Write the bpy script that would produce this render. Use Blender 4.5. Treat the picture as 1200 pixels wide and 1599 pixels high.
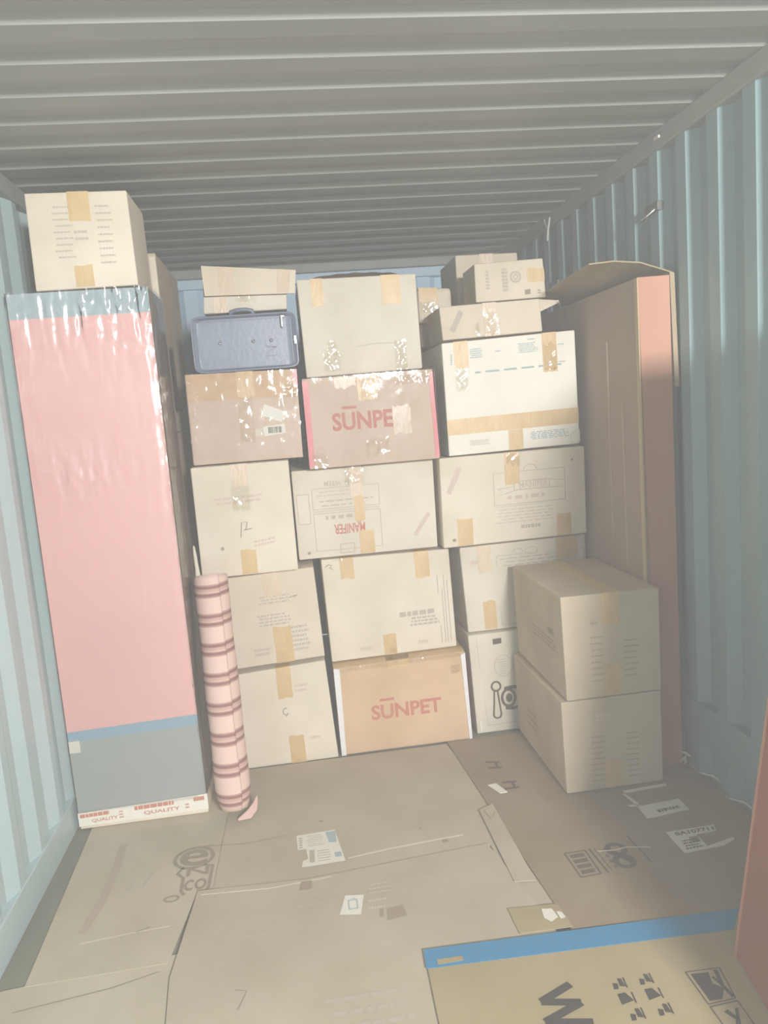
import bpy, bmesh, math, random
from mathutils import Vector, Matrix, noise
random.seed(7)
for o in list(bpy.data.objects):
    bpy.data.objects.remove(o)
S = bpy.context.scene
COL = S.collection

# ------------------------------------------------------------------ camera
YAW, PITCH, ROLL, FPX = 0.11414966, -0.13410048, -0.07835091, 1184.4
fw = Vector((math.sin(YAW) * math.cos(PITCH), math.cos(YAW) * math.cos(PITCH), math.sin(PITCH)))
rt = Vector((math.cos(YAW), -math.sin(YAW), 0))
up = rt.cross(fw)
r2 = rt * math.cos(ROLL) + up * math.sin(ROLL)
u2 = up * math.cos(ROLL) - rt * math.sin(ROLL)
cam = bpy.data.cameras.new('camera')
cam.sensor_fit = 'HORIZONTAL'
cam.sensor_width = 36
cam.lens = FPX * 36 / 1200
cam.clip_start = 0.02
co = bpy.data.objects.new('camera', cam)
COL.objects.link(co)
m = Matrix.Identity(4)
for i in range(3):
    m[i][0], m[i][1], m[i][2] = r2[i], u2[i], -fw[i]
m[0][3], m[1][3], m[2][3] = 0, 0, 1.5
co.matrix_world = m
S.camera = co

# ------------------------------------------------------------------ world, daylight through the open container doors
W = bpy.data.worlds.new('sky')
S.world = W
W.use_nodes = True
bg = W.node_tree.nodes['Background']
bg.inputs[0].default_value = (0.93, 0.97, 1.0, 1)
bg.inputs[1].default_value = 1.3


def area(name, loc, target, sx, sy, power, color, portal=False):
    d = bpy.data.lights.new(name, 'AREA')
    d.shape = 'RECTANGLE'
    d.size, d.size_y = sx, sy
    d.energy = power
    d.color = color
    if portal:
        d.cycles.is_portal = True
    o = bpy.data.objects.new(name, d)
    COL.objects.link(o)
    o.location = loc
    o.rotation_euler = (Vector(target) - Vector(loc)).to_track_quat('-Z', 'Y').to_euler()
    return o


area('door_portal', (0.25, -0.86, 1.22), (0.25, 2, 1.22), 2.42, 2.45, 1, (1, 1, 1), True)
# bright sunlit yard beyond the right leaf of the doors
area('daylight', (1.18, -2.5, 2.27), (0.25, 3.2, 1.2), 0.45, 0.45, 430, (1.0, 0.975, 0.945))

S.view_settings.view_transform = 'Standard'
S.view_settings.look = 'None'
S.view_settings.gamma = 1
S.view_settings.exposure = 0.18
S.view_settings.use_curve_mapping = False
S.cycles.max_bounces = 10
S.cycles.diffuse_bounces = 8
S.cycles.transparent_max_bounces = 16
S.cycles.caustics_reflective = False
S.cycles.caustics_refractive = False


# ------------------------------------------------------------------ materials
def srgb(r, g, b):
    f = lambda c: c / 12.92 if c <= 0.04045 else ((c + 0.055) / 1.055) ** 2.4
    return (f(r / 255), f(g / 255), f(b / 255), 1)


def base_mat(name):
    mt = bpy.data.materials.new(name)
    mt.use_nodes = True
    nt = mt.node_tree
    return mt, nt, nt.nodes['Principled BSDF']


def mottled(name, c1, c2, scale=6, rough=0.75, bump=0.0, bscale=60, stretch=(1, 1, 1), spec=0.3, lo=0.35, hi=0.65):
    mt, nt, b = base_mat(name)
    tc = nt.nodes.new('ShaderNodeTexCoord')
    mp = nt.nodes.new('ShaderNodeMapping')
    mp.inputs['Scale'].default_value = stretch
    nt.links.new(tc.outputs['Object'], mp.inputs[0])
    n = nt.nodes.new('ShaderNodeTexNoise')
    n.inputs['Scale'].default_value = scale
    n.inputs['Detail'].default_value = 6
    nt.links.new(mp.outputs[0], n.inputs['Vector'])
    r = nt.nodes.new('ShaderNodeValToRGB')
    r.color_ramp.elements[0].position = lo
    r.color_ramp.elements[0].color = c1
    r.color_ramp.elements[1].position = hi
    r.color_ramp.elements[1].color = c2
    nt.links.new(n.outputs['Fac'], r.inputs[0])
    nt.links.new(r.outputs[0], b.inputs['Base Color'])
    b.inputs['Roughness'].default_value = rough
    b.inputs['Specular IOR Level'].default_value = spec
    if bump:
        n2 = nt.nodes.new('ShaderNodeTexNoise')
        n2.inputs['Scale'].default_value = bscale
        n2.inputs['Detail'].default_value = 4
        nt.links.new(mp.outputs[0], n2.inputs['Vector'])
        bp = nt.nodes.new('ShaderNodeBump')
        bp.inputs['Strength'].default_value = bump
        bp.inputs['Distance'].default_value = 0.01
        nt.links.new(n2.outputs['Fac'], bp.inputs['Height'])
        nt.links.new(bp.outputs[0], b.inputs['Normal'])
    return mt


def card(name, r, g, b, d=10):
    return mottled(name, srgb(r - d, g - d, b - d - 2), srgb(r + d * .5, g + d * .5, b + d * .5), 3.5, 0.8, 0.08, 25, spec=0.2)


def film(name, tint=(1, 1, 1, 1), base=0.10, bump=0.5, scale=(30, 30, 12), rough=0.06):
    """clear stretch film: see-through with a glossy skin"""
    mt = bpy.data.materials.new(name)
    mt.use_nodes = True
    nt = mt.node_tree
    nt.nodes.clear()
    out = nt.nodes.new('ShaderNodeOutputMaterial')
    mix = nt.nodes.new('ShaderNodeMixShader')
    tr = nt.nodes.new('ShaderNodeBsdfTransparent')
    tr.inputs[0].default_value = tint
    gl = nt.nodes.new('ShaderNodeBsdfAnisotropic')
    gl.inputs['Roughness'].default_value = rough
    tc = nt.nodes.new('ShaderNodeTexCoord')
    mp = nt.nodes.new('ShaderNodeMapping')
    mp.inputs['Scale'].default_value = scale
    nt.links.new(tc.outputs['Object'], mp.inputs[0])
    n = nt.nodes.new('ShaderNodeTexNoise')
    n.inputs['Scale'].default_value = 1
    n.inputs['Detail'].default_value = 3
    nt.links.new(mp.outputs[0], n.inputs['Vector'])
    bp = nt.nodes.new('ShaderNodeBump')
    bp.inputs['Strength'].default_value = bump
    bp.inputs['Distance'].default_value = 0.01
    nt.links.new(n.outputs['Fac'], bp.inputs['Height'])
    nt.links.new(bp.outputs[0], gl.inputs['Normal'])
    lw = nt.nodes.new('ShaderNodeLayerWeight')
    lw.inputs['Blend'].default_value = 0.25
    ma = nt.nodes.new('ShaderNodeMath')
    ma.operation = 'ADD'
    ma.inputs[1].default_value = base
    ma.use_clamp = True
    nt.links.new(lw.outputs['Fresnel'], ma.inputs[0])
    nt.links.new(ma.outputs[0], mix.inputs[0])
    nt.links.new(tr.outputs[0], mix.inputs[1])
    nt.links.new(gl.outputs[0], mix.inputs[2])
    nt.links.new(mix.outputs[0], out.inputs[0])
    return mt


def plain(name, c, rough=0.6, spec=0.3, metal=0.0):
    mt, nt, b = base_mat(name)
    tc = nt.nodes.new('ShaderNodeTexCoord')
    n = nt.nodes.new('ShaderNodeTexNoise')
    n.inputs['Scale'].default_value = 40
    nt.links.new(tc.outputs['Object'], n.inputs['Vector'])
    mx = nt.nodes.new('ShaderNodeMix')
    mx.data_type = 'RGBA'
    mx.inputs[6].default_value = c
    mx.inputs[7].default_value = tuple(min(1, x * 0.88) for x in c[:3]) + (1,)
    nt.links.new(n.outputs['Fac'], mx.inputs[0])
    nt.links.new(mx.outputs[2], b.inputs['Base Color'])
    b.inputs['Roughness'].default_value = rough
    b.inputs['Specular IOR Level'].default_value = spec
    b.inputs['Metallic'].default_value = metal
    return mt


M = {
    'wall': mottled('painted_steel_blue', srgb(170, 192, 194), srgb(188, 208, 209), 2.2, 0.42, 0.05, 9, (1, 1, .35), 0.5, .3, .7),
    'wall_r': mottled('painted_steel_blue_shaded', srgb(130, 156, 158), srgb(148, 175, 178), 2.2, 0.42, 0.05, 9, (1, 1, .35), 0.5, .3, .7),  # same paint as the left wall, darkened for shade on the right
    'roof': mottled('painted_steel_grey', srgb(150, 153, 144), srgb(164, 167, 159), 1.3, 0.5, 0.04, 8, (1, 1, 1), 0.5, .3, .7),
    'back': mottled('painted_steel_light_blue', srgb(200, 226, 242), srgb(208, 232, 246), 2, 0.5, 0.03, 9),
    'rail': mottled('painted_rail', srgb(150, 155, 147), srgb(160, 163, 155), 3, 0.5, 0.03, 9),
    'ply': mottled('floor_plywood', srgb(120, 120, 106), srgb(142, 140, 122), 4, 0.8, 0.1, 30, (1, .2, 1)),
    'card': card('pale_cardboard', 218, 207, 187),
    'card2': card('buff_cardboard', 211, 198, 177),
    'card3': card('grey_cardboard', 212, 204, 187),
    'brown': card('brown_cardboard', 194, 178, 154),
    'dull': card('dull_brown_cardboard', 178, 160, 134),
    'orange': card('orange_cardboard', 208, 176, 142),
    'white_card': card('white_cardboard', 228, 223, 210, 5),
    'pinkbrown': card('pinkish_cardboard', 208, 184, 164),
    'sheet_a': card('floor_cardboard', 182, 170, 147, 8),
    'sheet_b': card('floor_cardboard_pale', 190, 180, 156, 8),
    'sheet_c': card('floor_cardboard_shaded', 148, 130, 106, 8),  # floor cardboard with the right-hand shade put into its colour
    'sheet_d': card('floor_cardboard_tan', 164, 149, 115, 6),
    'tape': mottled('amber_parcel_tape', srgb(198, 167, 116), srgb(208, 179, 130), 20, 0.45, 0.15, 70, (1, 1, .4), 0.6),
    'tape_pink': mottled('pinkish_parcel_tape', srgb(202, 180, 152), srgb(210, 189, 162), 20, 0.4, 0.2, 70, (1, 1, .4), 0.6),
    'clear': film('clear_tape', (.97, .95, .9, 1), 0.05, 0.12, (50, 50, 30), 0.14),
    'film': film('stretch_film', (.985, .985, .985, 1), 0.06, 0.06, (34, 34, 9), 0.2),
    'film_box': film('stretch_film_on_cartons', (.98, .975, .97, 1), 0.02, 0.10, (34, 34, 30), 0.12),
    'pink': mottled('pink_panel', srgb(232, 178, 172), srgb(238, 184, 176), 2, 0.5, 0.02, 10),
    'bluegrey': mottled('blue_grey_panel', srgb(160, 178, 182), srgb(168, 184, 187), 2, 0.5, 0.02, 10),
    'paleblue': plain('pale_blue_strip', srgb(146, 176, 192), 0.4),
    'greypanel': mottled('grey_panel', srgb(158, 166, 160), srgb(166, 172, 166), 2, 0.6, 0.02, 10),
    'redink': plain('faded_red_ink', srgb(198, 128, 108), 0.8),
    'paleredink': plain('pale_red_ink', srgb(208, 187, 172), 0.8),
    'greyink': plain('faint_grey_ink', srgb(186, 175, 159), 0.8),
    'blueink': plain('faint_blue_ink', srgb(160, 178, 178), 0.8),
    'darkink': plain('dark_ink', srgb(92, 82, 68), 0.8),
    'olive': plain('faded_black_ink', srgb(154, 141, 120), 0.8),
    'black': plain('black_ink', srgb(58, 52, 44), 0.8),
    'white': plain('white_paper', srgb(232, 228, 214), 0.6),
    'cream': plain('cream_paper', srgb(242, 226, 198), 0.6),
    'foam': plain('white_foam_edge', srgb(232, 230, 228), 0.6),
    'redfilm': plain('red_film_edge', srgb(226, 130, 132), 0.35, 0.5),
    'navy': mottled('navy_vinyl', srgb(116, 128, 144), srgb(126, 137, 152), 6, 0.38, 0.1, 60, spec=0.5),
    'navy_trim': plain('navy_trim', srgb(104, 114, 134), 0.4, 0.5),
    'chrome': plain('bright_metal', (0.85, 0.85, 0.83, 1), 0.2, 0.5, 1.0),
    'steel': plain('dull_steel', srgb(110, 112, 106), 0.5, 0.5, 0.3),
    'rosewood': mottled('reddish_wood_front', srgb(182, 130, 106), srgb(194, 143, 118), 5, 0.5, 0.03, 20, (1, 1, .15), 0.4),
    'kraft_side': mottled('brown_paper_side', srgb(156, 134, 114), srgb(168, 146, 124), 3, 0.75, 0.05, 14, (1, 1, .3)),
    'redboard': mottled('red_brown_board', srgb(142, 76, 56), srgb(156, 88, 66), 4, 0.5, 0.04, 14, (1, .2, 1), 0.4),
    'rededge': plain('red_brown_edge', srgb(200, 138, 110), 0.6),
    'bluetape': plain('blue_tape', srgb(46, 132, 176), 0.45, 0.4),
    'kraft_edge': plain('corrugated_edge', srgb(196, 172, 134), 0.8),
    'brown_print': plain('faint_brown_print', srgb(166, 149, 124), 0.9),
    'olive_soft': plain('faint_stain', srgb(184, 170, 148), 0.9),
    'dirt': plain('brown_dirt', srgb(162, 143, 122), 0.9),
}


# ------------------------------------------------------------------ object helpers
def tag(o, label, cat, group=None, kind=None):
    o['label'] = label
    o['category'] = cat
    if group:
        o['group'] = group
    if kind:
        o['kind'] = kind
    return o


def struct(o):
    o['kind'] = 'structure'
    return o


def empty(name, loc):
    o = bpy.data.objects.new(name, None)
    o.empty_display_size = 0.05
    COL.objects.link(o)
    o.location = loc
    return o


def mesh_obj(name, verts, faces, mat, parent=None, smooth=False, bevel=0, origin=None):
    """verts in world space; the object sits at its parent's origin"""
    off = Vector(parent_loc(parent)) if parent else Vector(origin or (0, 0, 0))
    me = bpy.data.meshes.new(name)
    me.from_pydata([tuple(Vector(v) - off) for v in verts], [], faces)
    me.validate()
    bm = bmesh.new()
    bm.from_mesh(me)
    bmesh.ops.remove_doubles(bm, verts=bm.verts, dist=1e-6)
    if len(bm.faces) and not any(len(e.link_faces) == 1 for e in bm.edges):
        bmesh.ops.recalc_face_normals(bm, faces=bm.faces)
    bm.to_mesh(me)
    bm.free()
    me.materials.append(mat)
    if smooth:
        for p in me.polygons:
            p.use_smooth = True
        me.set_sharp_from_angle(angle=0.9)
    o = bpy.data.objects.new(name, me)
    COL.objects.link(o)
    if parent:
        o.parent = parent
    else:
        o.location = off
    if bevel:
        b = o.modifiers.new('bevel', 'BEVEL')
        b.width = bevel
        b.segments = 2
        b.limit_method = 'ANGLE'
        b.angle_limit = 0.6
    return o


def parent_loc(p):
    v = Vector((0, 0, 0))
    while p:
        v += Vector(p.location)
        p = p.parent
    return v


class MB:
    """collects shapes for one mesh"""
    def __init__(s):
        s.v, s.f, s.cuts = [], [], []

    def cut(s):
        s.cuts.append((len(s.v), len(s.f)))

    def add(s, v, f):
        n = len(s.v)
        s.v += [tuple(x) for x in v]
        s.f += [[i + n for i in q] for q in f]
        return s

    def hexa(s, p):
        """p: 8 points, front TL TR BR BL then back TL TR BR BL"""
        return s.add(p, [(0, 3, 2, 1), (4, 5, 6, 7), (0, 1, 5, 4), (3, 7, 6, 2), (0, 4, 7, 3), (1, 2, 6, 5)])

    def box(s, x0, x1, y0, y1, z0, z1):
        return s.hexa([(x0, y0, z1), (x1, y0, z1), (x1, y0, z0), (x0, y0, z0), (x0, y1, z1), (x1, y1, z1), (x1, y1, z0), (x0, y1, z0)])

    def tube(s, pts, r, n=8, caps=True):
        pts = [Vector(p) for p in pts]
        rings = []
        for i, p in enumerate(pts):
            d = (pts[min(i + 1, len(pts) - 1)] - pts[max(i - 1, 0)]).normalized()
            a = d.orthogonal().normalized() if i == 0 else (rings_a - d * rings_a.dot(d)).normalized()
            rings_a = a
            b = d.cross(a)
            rr = r[i] if isinstance(r, (list, tuple)) else r
            rings.append([p + (a * math.cos(t) + b * math.sin(t)) * rr for t in [2 * math.pi * k / n for k in range(n)]])
        v = [q for g in rings for q in g]
        f = []
        for i in range(len(rings) - 1):
            for k in range(n):
                f.append((i * n + k, i * n + (k + 1) % n, (i + 1) * n + (k + 1) % n, (i + 1) * n + k))
        if caps:
            f.append(tuple(range(n))[::-1])
            f.append(tuple((len(rings) - 1) * n + k for k in range(n)))
        return s.add(v, f)

    def build(s, name, mat, parent=None, smooth=False, bevel=0, origin=None):
        return mesh_obj(name, s.v, s.f, mat, parent, smooth, bevel, origin)


# ------------------------------------------------------------------ faces that prints, tapes and labels lie on
class Face:
    """a face of a thing: f(u, v, h) with u,v in 0..1 and h metres off the surface"""
    def __init__(s, tl, tr, br, bl, bulge=0.0):
        s.c = [Vector(p) for p in (tl, tr, br, bl)]
        s.n = (s.c[3] - s.c[0]).cross(s.c[1] - s.c[0]).normalized()
        s.b = bulge
        s.w = ((s.c[1] - s.c[0]).length + (s.c[2] - s.c[3]).length) / 2
        s.h = ((s.c[3] - s.c[0]).length + (s.c[2] - s.c[1]).length) / 2

    def __call__(s, u, v, h=0.0):
        a = s.c[3].lerp(s.c[2], u)
        b = s.c[0].lerp(s.c[1], u)
        uu, vv = min(1, max(0, u)), min(1, max(0, v))
        k = s.b * (math.sin(math.pi * uu) * math.sin(math.pi * vv)) ** .7 if s.b else 0
        return a.lerp(b, v) + s.n * (h + k)


def patch(mb, face, u0, v0, u1, v1, h=0.0012, step=0.02, wob=0.0, ragged=0.0, rot=0.0, seed=0, single=False):
    """a strip lying on the face, following its bulge, with a real edge thickness"""
    W_, H_ = abs(u1 - u0) * face.w, abs(v1 - v0) * face.h
    nu, nv = max(1, int(W_ / step)), max(1, int(H_ / step))
    cu, cv = (u0 + u1) / 2, (v0 + v1) / 2
    rnd = random.Random(seed * 131 + int(1000 * (u0 + v0)))
    r0, r1 = (ragged if .02 < v0 else 0), (ragged if v1 < .98 else 0)
    rag0 = [rnd.uniform(-r0, r0) for _ in range(nu + 1)]
    rag1 = [rnd.uniform(-r1, r1) for _ in range(nu + 1)]
    vs = []
    for top in (1, 0):
        for j in range(nv + 1):
            for i in range(nu + 1):
                x = (u0 + (u1 - u0) * i / nu - cu) * face.w
                y = (v0 + (v1 - v0) * j / nv - cv) * face.h
                if j == 0:
                    y += rag0[i]
                if j == nv:
                    y += rag1[i]
                c, s_ = math.cos(rot), math.sin(rot)
                x, y = x * c - y * s_, x * s_ + y * c
                hh = 0.0002
                if top:
                    hh = h + (wob * (0.5 + 0.5 * noise.noise(Vector((x * 45 + seed * 7, y * 45, seed)))) if wob else 0)
                vs.append(face(cu + x / face.w, cv + y / face.h, hh))
    k = (nu + 1) * (nv + 1)
    fs = []
    if single:
        vs = vs[:k]
    idx = lambda i, j: j * (nu + 1) + i
    for j in range(nv):
        for i in range(nu):
            fs.append((idx(i, j), idx(i + 1, j), idx(i + 1, j + 1), idx(i, j + 1)))
            if not single:
                fs.append((k + idx(i, j), k + idx(i, j + 1), k + idx(i + 1, j + 1), k + idx(i + 1, j)))
    if single:
        mb.add(vs, fs)
        return mb
    for i in range(nu):
        fs.append((idx(i, 0), k + idx(i, 0), k + idx(i + 1, 0), idx(i + 1, 0)))
        fs.append((idx(i, nv), idx(i + 1, nv), k + idx(i + 1, nv), k + idx(i, nv)))
    for j in range(nv):
        fs.append((idx(0, j), idx(0, j + 1), k + idx(0, j + 1), k + idx(0, j)))
        fs.append((idx(nu, j), k + idx(nu, j), k + idx(nu, j + 1), idx(nu, j + 1)))
    mb.add(vs, fs)
    return mb


def flat(mb, face, poly, h=0.0008):
    """a flat printed polygon given in u,v"""
    mb.add([face(u, v, h) for u, v in poly], [tuple(range(len(poly)))])
    return mb


def stroke(mb, face, pts, w, h=0.0009, closed=False):
    """a printed line of width w metres through u,v points"""
    P = [Vector((u * face.w, v * face.h)) for u, v in pts]
    if closed:
        P.append(P[0])
    L, Rr = [], []
    for i, p in enumerate(P):
        if closed:
            a, b = P[(i - 1) % (len(P) - 1)], P[(i + 1) % (len(P) - 1)] if i < len(P) - 1 else P[1]
        else:
            a, b = P[max(i - 1, 0)], P[min(i + 1, len(P) - 1)]
        d = (b - a).normalized()
        n = Vector((-d.y, d.x)) * w / 2
        L.append(p + n)
        Rr.append(p - n)
    for i in range(len(P) - 1):
        q = [L[i], L[i + 1], Rr[i + 1], Rr[i]]
        mb.add([face(x.x / face.w, x.y / face.h, h) for x in q], [(0, 3, 2, 1)])
    return mb


def ring(cu, cv, ru, rv, n=24, a0=0, a1=360):
    return [(cu + ru * math.cos(math.radians(a0 + (a1 - a0) * k / n)), cv + rv * math.sin(math.radians(a0 + (a1 - a0) * k / n))) for k in range(n + (0 if a1 - a0 == 360 else 1))]


def frame(mb, face, u0, v0, u1, v1, w=0.003, h=0.0009):
    mb.cut()
    return stroke(mb, face, [(u0, v0), (u1, v0)], w, h), stroke(mb, face, [(u1, v0), (u1, v1)], w, h), stroke(mb, face, [(u1, v1), (u0, v1)], w, h), stroke(mb, face, [(u0, v1), (u0, v0)], w, h)


def words(mb, face, u0, v0, u1, v1, rows, fill=0.8, seed=1, h=0.0008, thick=0.5, slant=0.0):
    """rows of tiny illegible print"""
    mb.cut()
    rnd = random.Random(seed)
    dv = (v1 - v0) / rows
    for k in range(rows):
        if abs(dv) * face.h > .018:
            mb.cut()
        v = v1 - (k + .5) * dv
        u = u0 + rnd.uniform(0, .12) * (u1 - u0)
        end = u1 - rnd.uniform(0, .25) * (u1 - u0)
        while u < end:
            w = rnd.uniform(.05, .16) * (u1 - u0)
            e = min(end, u + w)
            t = abs(dv) * thick / 2
            s0, s1 = slant * (u - u0), slant * (e - u0)
            flat(mb, face, [(u, v - t + s0), (e, v - t + s1), (e, v + t + s1), (u, v + t + s0)], h)
            u = e + (1 - fill) * .12 * (u1 - u0) + .008 * (u1 - u0)


def text_geo(body, bold=0.0):
    cu = bpy.data.curves.new('t', 'FONT')
    cu.body = body
    cu.size = 1
    cu.offset = bold
    cu.resolution_u = 3
    o = bpy.data.objects.new('t', cu)
    COL.objects.link(o)
    bpy.context.view_layer.update()
    me = bpy.data.meshes.new_from_object(o.evaluated_get(bpy.context.evaluated_depsgraph_get()))
    vs = [Vector((v.co.x, v.co.y)) for v in me.vertices]
    fs = [tuple(p.vertices) for p in me.polygons]
    bpy.data.objects.remove(o)
    bpy.data.curves.remove(cu)
    bpy.data.meshes.remove(me)
    x0, x1 = min(v.x for v in vs), max(v.x for v in vs)
    y0, y1 = min(v.y for v in vs), max(v.y for v in vs)
    return [((v.x - x0) / (x1 - x0), (v.y - y0) / (y1 - y0)) for v in vs], fs


def text(mb, face, body, u0, v0, u1, v1, rot=0, bold=0.0, h=0.001):
    """lettering stretched to fill a u,v box; rot in quarter turns about the box centre"""
    mb.cut()
    vs, fs = text_geo(body, bold)
    out = []
    for x, y in vs:
        for _ in range(rot % 4):
            x, y = 1 - y, x
        out.append(face(u0 + (u1 - u0) * x, v0 + (v1 - v0) * y, h))
    mb.add(out, fs)


def barcode(mb, face, u0, v0, u1, v1, seed=3, h=0.0026):
    rnd = random.Random(seed)
    u = u0
    while u < u1:
        w = rnd.choice([.02, .035, .055]) * (u1 - u0)
        flat(mb, face, [(u, v0), (min(u1, u + w), v0), (min(u1, u + w), v1), (u, v1)], h)
        u += w + rnd.choice([.02, .03, .05]) * (u1 - u0)


def qf(verts_uv, z, n=None):
    """flat floor face from a world rectangle (x0,y0,x1,y1) at height z"""
    x0, y0, x1, y1 = verts_uv
    return Face((x0, y1, z), (x1, y1, z), (x1, y0, z), (x0, y0, z))


# ------------------------------------------------------------------ container shell
XL, XR, YB, YD, ZR = -0.955, 1.465, 5.05, -0.85, 2.452


def corrugated(axis, p0, p1, pitch, depth, phase, b=0.16):
    """profile points (s, d): d = 0 on the inner flats, depth on the outer flats"""
    pts = []
    s = p0 - phase
    k = 0
    a = 0.5 - b
    s = p0 - pitch + phase
    while s < p1 + pitch:
        pts += [(s, 0), (s + a * pitch, 0), (s + (a + b) * pitch, depth), (s + (2 * a + b) * pitch, depth)]
        s += pitch
    return [q for q in pts if p0 - pitch * .2 <= q[0] <= p1 + pitch * .2]


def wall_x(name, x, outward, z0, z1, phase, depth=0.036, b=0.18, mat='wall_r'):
    prof = corrugated('y', YD, YB, 0.2035, depth, phase, b)
    v, f = [], []
    for s, d in prof:
        v += [(x + outward * d, s, z0), (x + outward * d, s, z1)]
    for i in range(len(prof) - 1):
        f.append((2 * i, 2 * i + 1, 2 * i + 3, 2 * i + 2))
    o = struct(mesh_obj(name, v, f, M[mat]))
    sm = o.modifiers.new('thick', 'SOLIDIFY')
    sm.thickness = 0.002
    sm.offset = 0
    return o


# right wall: inward flats begin where the lit slopes are seen
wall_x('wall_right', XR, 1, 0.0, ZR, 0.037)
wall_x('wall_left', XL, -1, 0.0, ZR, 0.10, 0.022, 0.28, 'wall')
prof = corrugated('y', YD, YB, 0.2005, 0.018, 0.0295, 0.085)
v, f = [], []
for s, d in prof:
    v += [(XL - .05, s, ZR - 0 + d), (XR + .05, s, ZR + d)]
for i in range(len(prof) - 1):
    f.append((2 * i, 2 * i + 2, 2 * i + 3, 2 * i + 1))
o = struct(mesh_obj('ceiling', v, f, M['roof']))
sm = o.modifiers.new('thick', 'SOLIDIFY')
sm.thickness = 0.002
sm.offset = 0
prof = corrugated('x', XL, XR, 0.25, 0.045, 0.12)
v, f = [], []
for s, d in prof:
    v += [(s, YB + d, 0), (s, YB + d, ZR)]
for i in range(len(prof) - 1):
    f.append((2 * i, 2 * i + 2, 2 * i + 3, 2 * i + 1))
struct(mesh_obj('wall_back', v, f, M['back']))
struct(MB().box(XL - .04, XR + .04, YD, YB + .05, -.03, -.004).build('floor', M['ply']))
# rails: top side rails, rear header, right-wall plate standing in for a shadow band
struct(MB().box(XR - .012, XR + .05, YD, YB, ZR - .072, ZR - .001).build('trim_1', M['rail'], bevel=.006))
struct(MB().box(XL - .05, XL + .012, YD, YB, ZR - .072, ZR - .001).build('trim_2', M['rail'], bevel=.006))
struct(MB().box(XL, XR, YB - .06, YB + .04, ZR - .055, ZR - .001).build('trim_3', M['rail'], bevel=.006))
struct(MB().box(XL, XR, YB - .03, YB + .04, ZR - .115, ZR - .056).build('trim_4', M['back'], bevel=.004))
struct(MB().box(XR - .004, XR + .04, YD, YB, .13, .29).build('shadow_band_plate', M['wall_r'], bevel=.004))  # flat plate imitates a shadow across the lit corrugation bands
struct(MB().box(XL - .03, XL + .005, YD, YB, -.004, .12).build('baseboard_left', M['wall'], bevel=.004))

# lashing fittings on the right wall
t = empty('lashing_ring', (XR - .004, 2.88, 2.17))
tag(t, 'dark steel lashing loop on the right wall, nearest one, level with the cabinet top', 'ring', 'lashing fittings on the right wall')
MB().box(XR - .012, XR + .03, 2.835, 2.945, 2.165, 2.20).build('bracket', M['steel'], t, bevel=.004)
MB().tube([(XR - .012, 2.86, 2.172), (XR - .04, 2.865, 2.15), (XR - .048, 2.89, 2.14), (XR - .04, 2.915, 2.15), (XR - .012, 2.92, 2.172)], .006).build('loop', M['chrome'], t, True)
t = empty('lashing_ring', (XR - .004, 3.98, 2.05))
tag(t, 'dark steel lashing loop on the right wall, beside the small rosette-print carton', 'ring', 'lashing fittings on the right wall')
MB().box(XR - .012, XR + .03, 3.93, 4.05, 2.06, 2.10).build('bracket', M['steel'], t, bevel=.004)
MB().tube([(XR - .012, 3.96, 2.07), (XR - .045, 3.97, 2.05), (XR - .045, 4.01, 2.05), (XR - .012, 4.02, 2.07)], .006).build('loop', M['steel'], t, True)
tag(MB().tube([(XR - .03, 3.95, 2.415), (XR - .03, 3.985, 2.36), (XR - .03, 4.0, 2.31)], .005).tube([(XR - .03, 4.03, 2.42), (XR - .03, 3.985, 2.36)], .005)
    .build('string_tie', M['white'], None, True), 'white forked scrap of string hanging from the top rail on the right wall', 'string')
tag(MB().box(XR - .02, XR - .013, 2.80, 2.835, 2.412, 2.422).build('paper_scrap', M['white']), 'tiny white paper scrap stuck on the top rail of the right wall', 'scrap')

# ------------------------------------------------------------------ cartons
CART = 'stacked cardboard cartons'


def carton(name, label, Y, quad, depth, mat, bulge=0.004, group=CART, cat='carton', back_shift=(0, 0), bev=0.005):
    """quad: front face TL TR BR BL as (x, z)"""
    loc = (sum(q[0] for q in quad) / 4, Y + depth / 2, min(q[1] for q in quad))
    t = empty(name, loc)
    tag(t, label, cat, group)
    fr = [(x, Y, z) for x, z in quad]
    bk = [(x + back_shift[0], Y + depth, z + back_shift[1]) for x, z in quad]
    F = Face(*fr, bulge=bulge)
    F.left = Face(bk[0], fr[0], fr[3], bk[3])
    F.top = Face(bk[0], bk[1], fr[1], fr[0])
    F.right = Face(fr[1], bk[1], bk[2], fr[2])
    n = 10
    vs, fs = [], []

    def grid(face, flip=False):
        k = len(vs)
        for j in range(n + 1):
            for i in range(n + 1):
                vs.append(face(i / n, j / n))
        for j in range(n):
            for i in range(n):
                a = k + j * (n + 1) + i
                fs.append((a, a + 1, a + n + 2, a + n + 1))
    grid(F)
    for fc in (F.left, F.top, F.right, Face(bk[1], bk[0], bk[3], bk[2]), Face(fr[3], fr[2], bk[2], bk[3])):
        grid(fc)
    mesh_obj('body', vs, fs, mat, t, smooth=False, bevel=bev)
    t_ = t
    F.t = t_
    return t, F


def tapes(t, F, lst, mat='tape', name='tape', wob=0.0012, ragged=0.004, top=None):
    for k, (u0, v0, u1, v1) in enumerate(lst):
        mb = patch(MB(), F, u0, v0, u1, v1, 0.0022 if mat == 'clear' else 0.0012, 0.006 if mat == 'clear' else 0.012, max(wob, .009) if mat == 'clear' else wob, ragged, seed=k + 1, single=mat == 'clear')
        if v1 >= .995 and top is not None:
            patch(mb, F.top, u0, 0, u1, top, 0.0012, 0.03)
        mb.build(name, M[mat], t, True)


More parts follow.
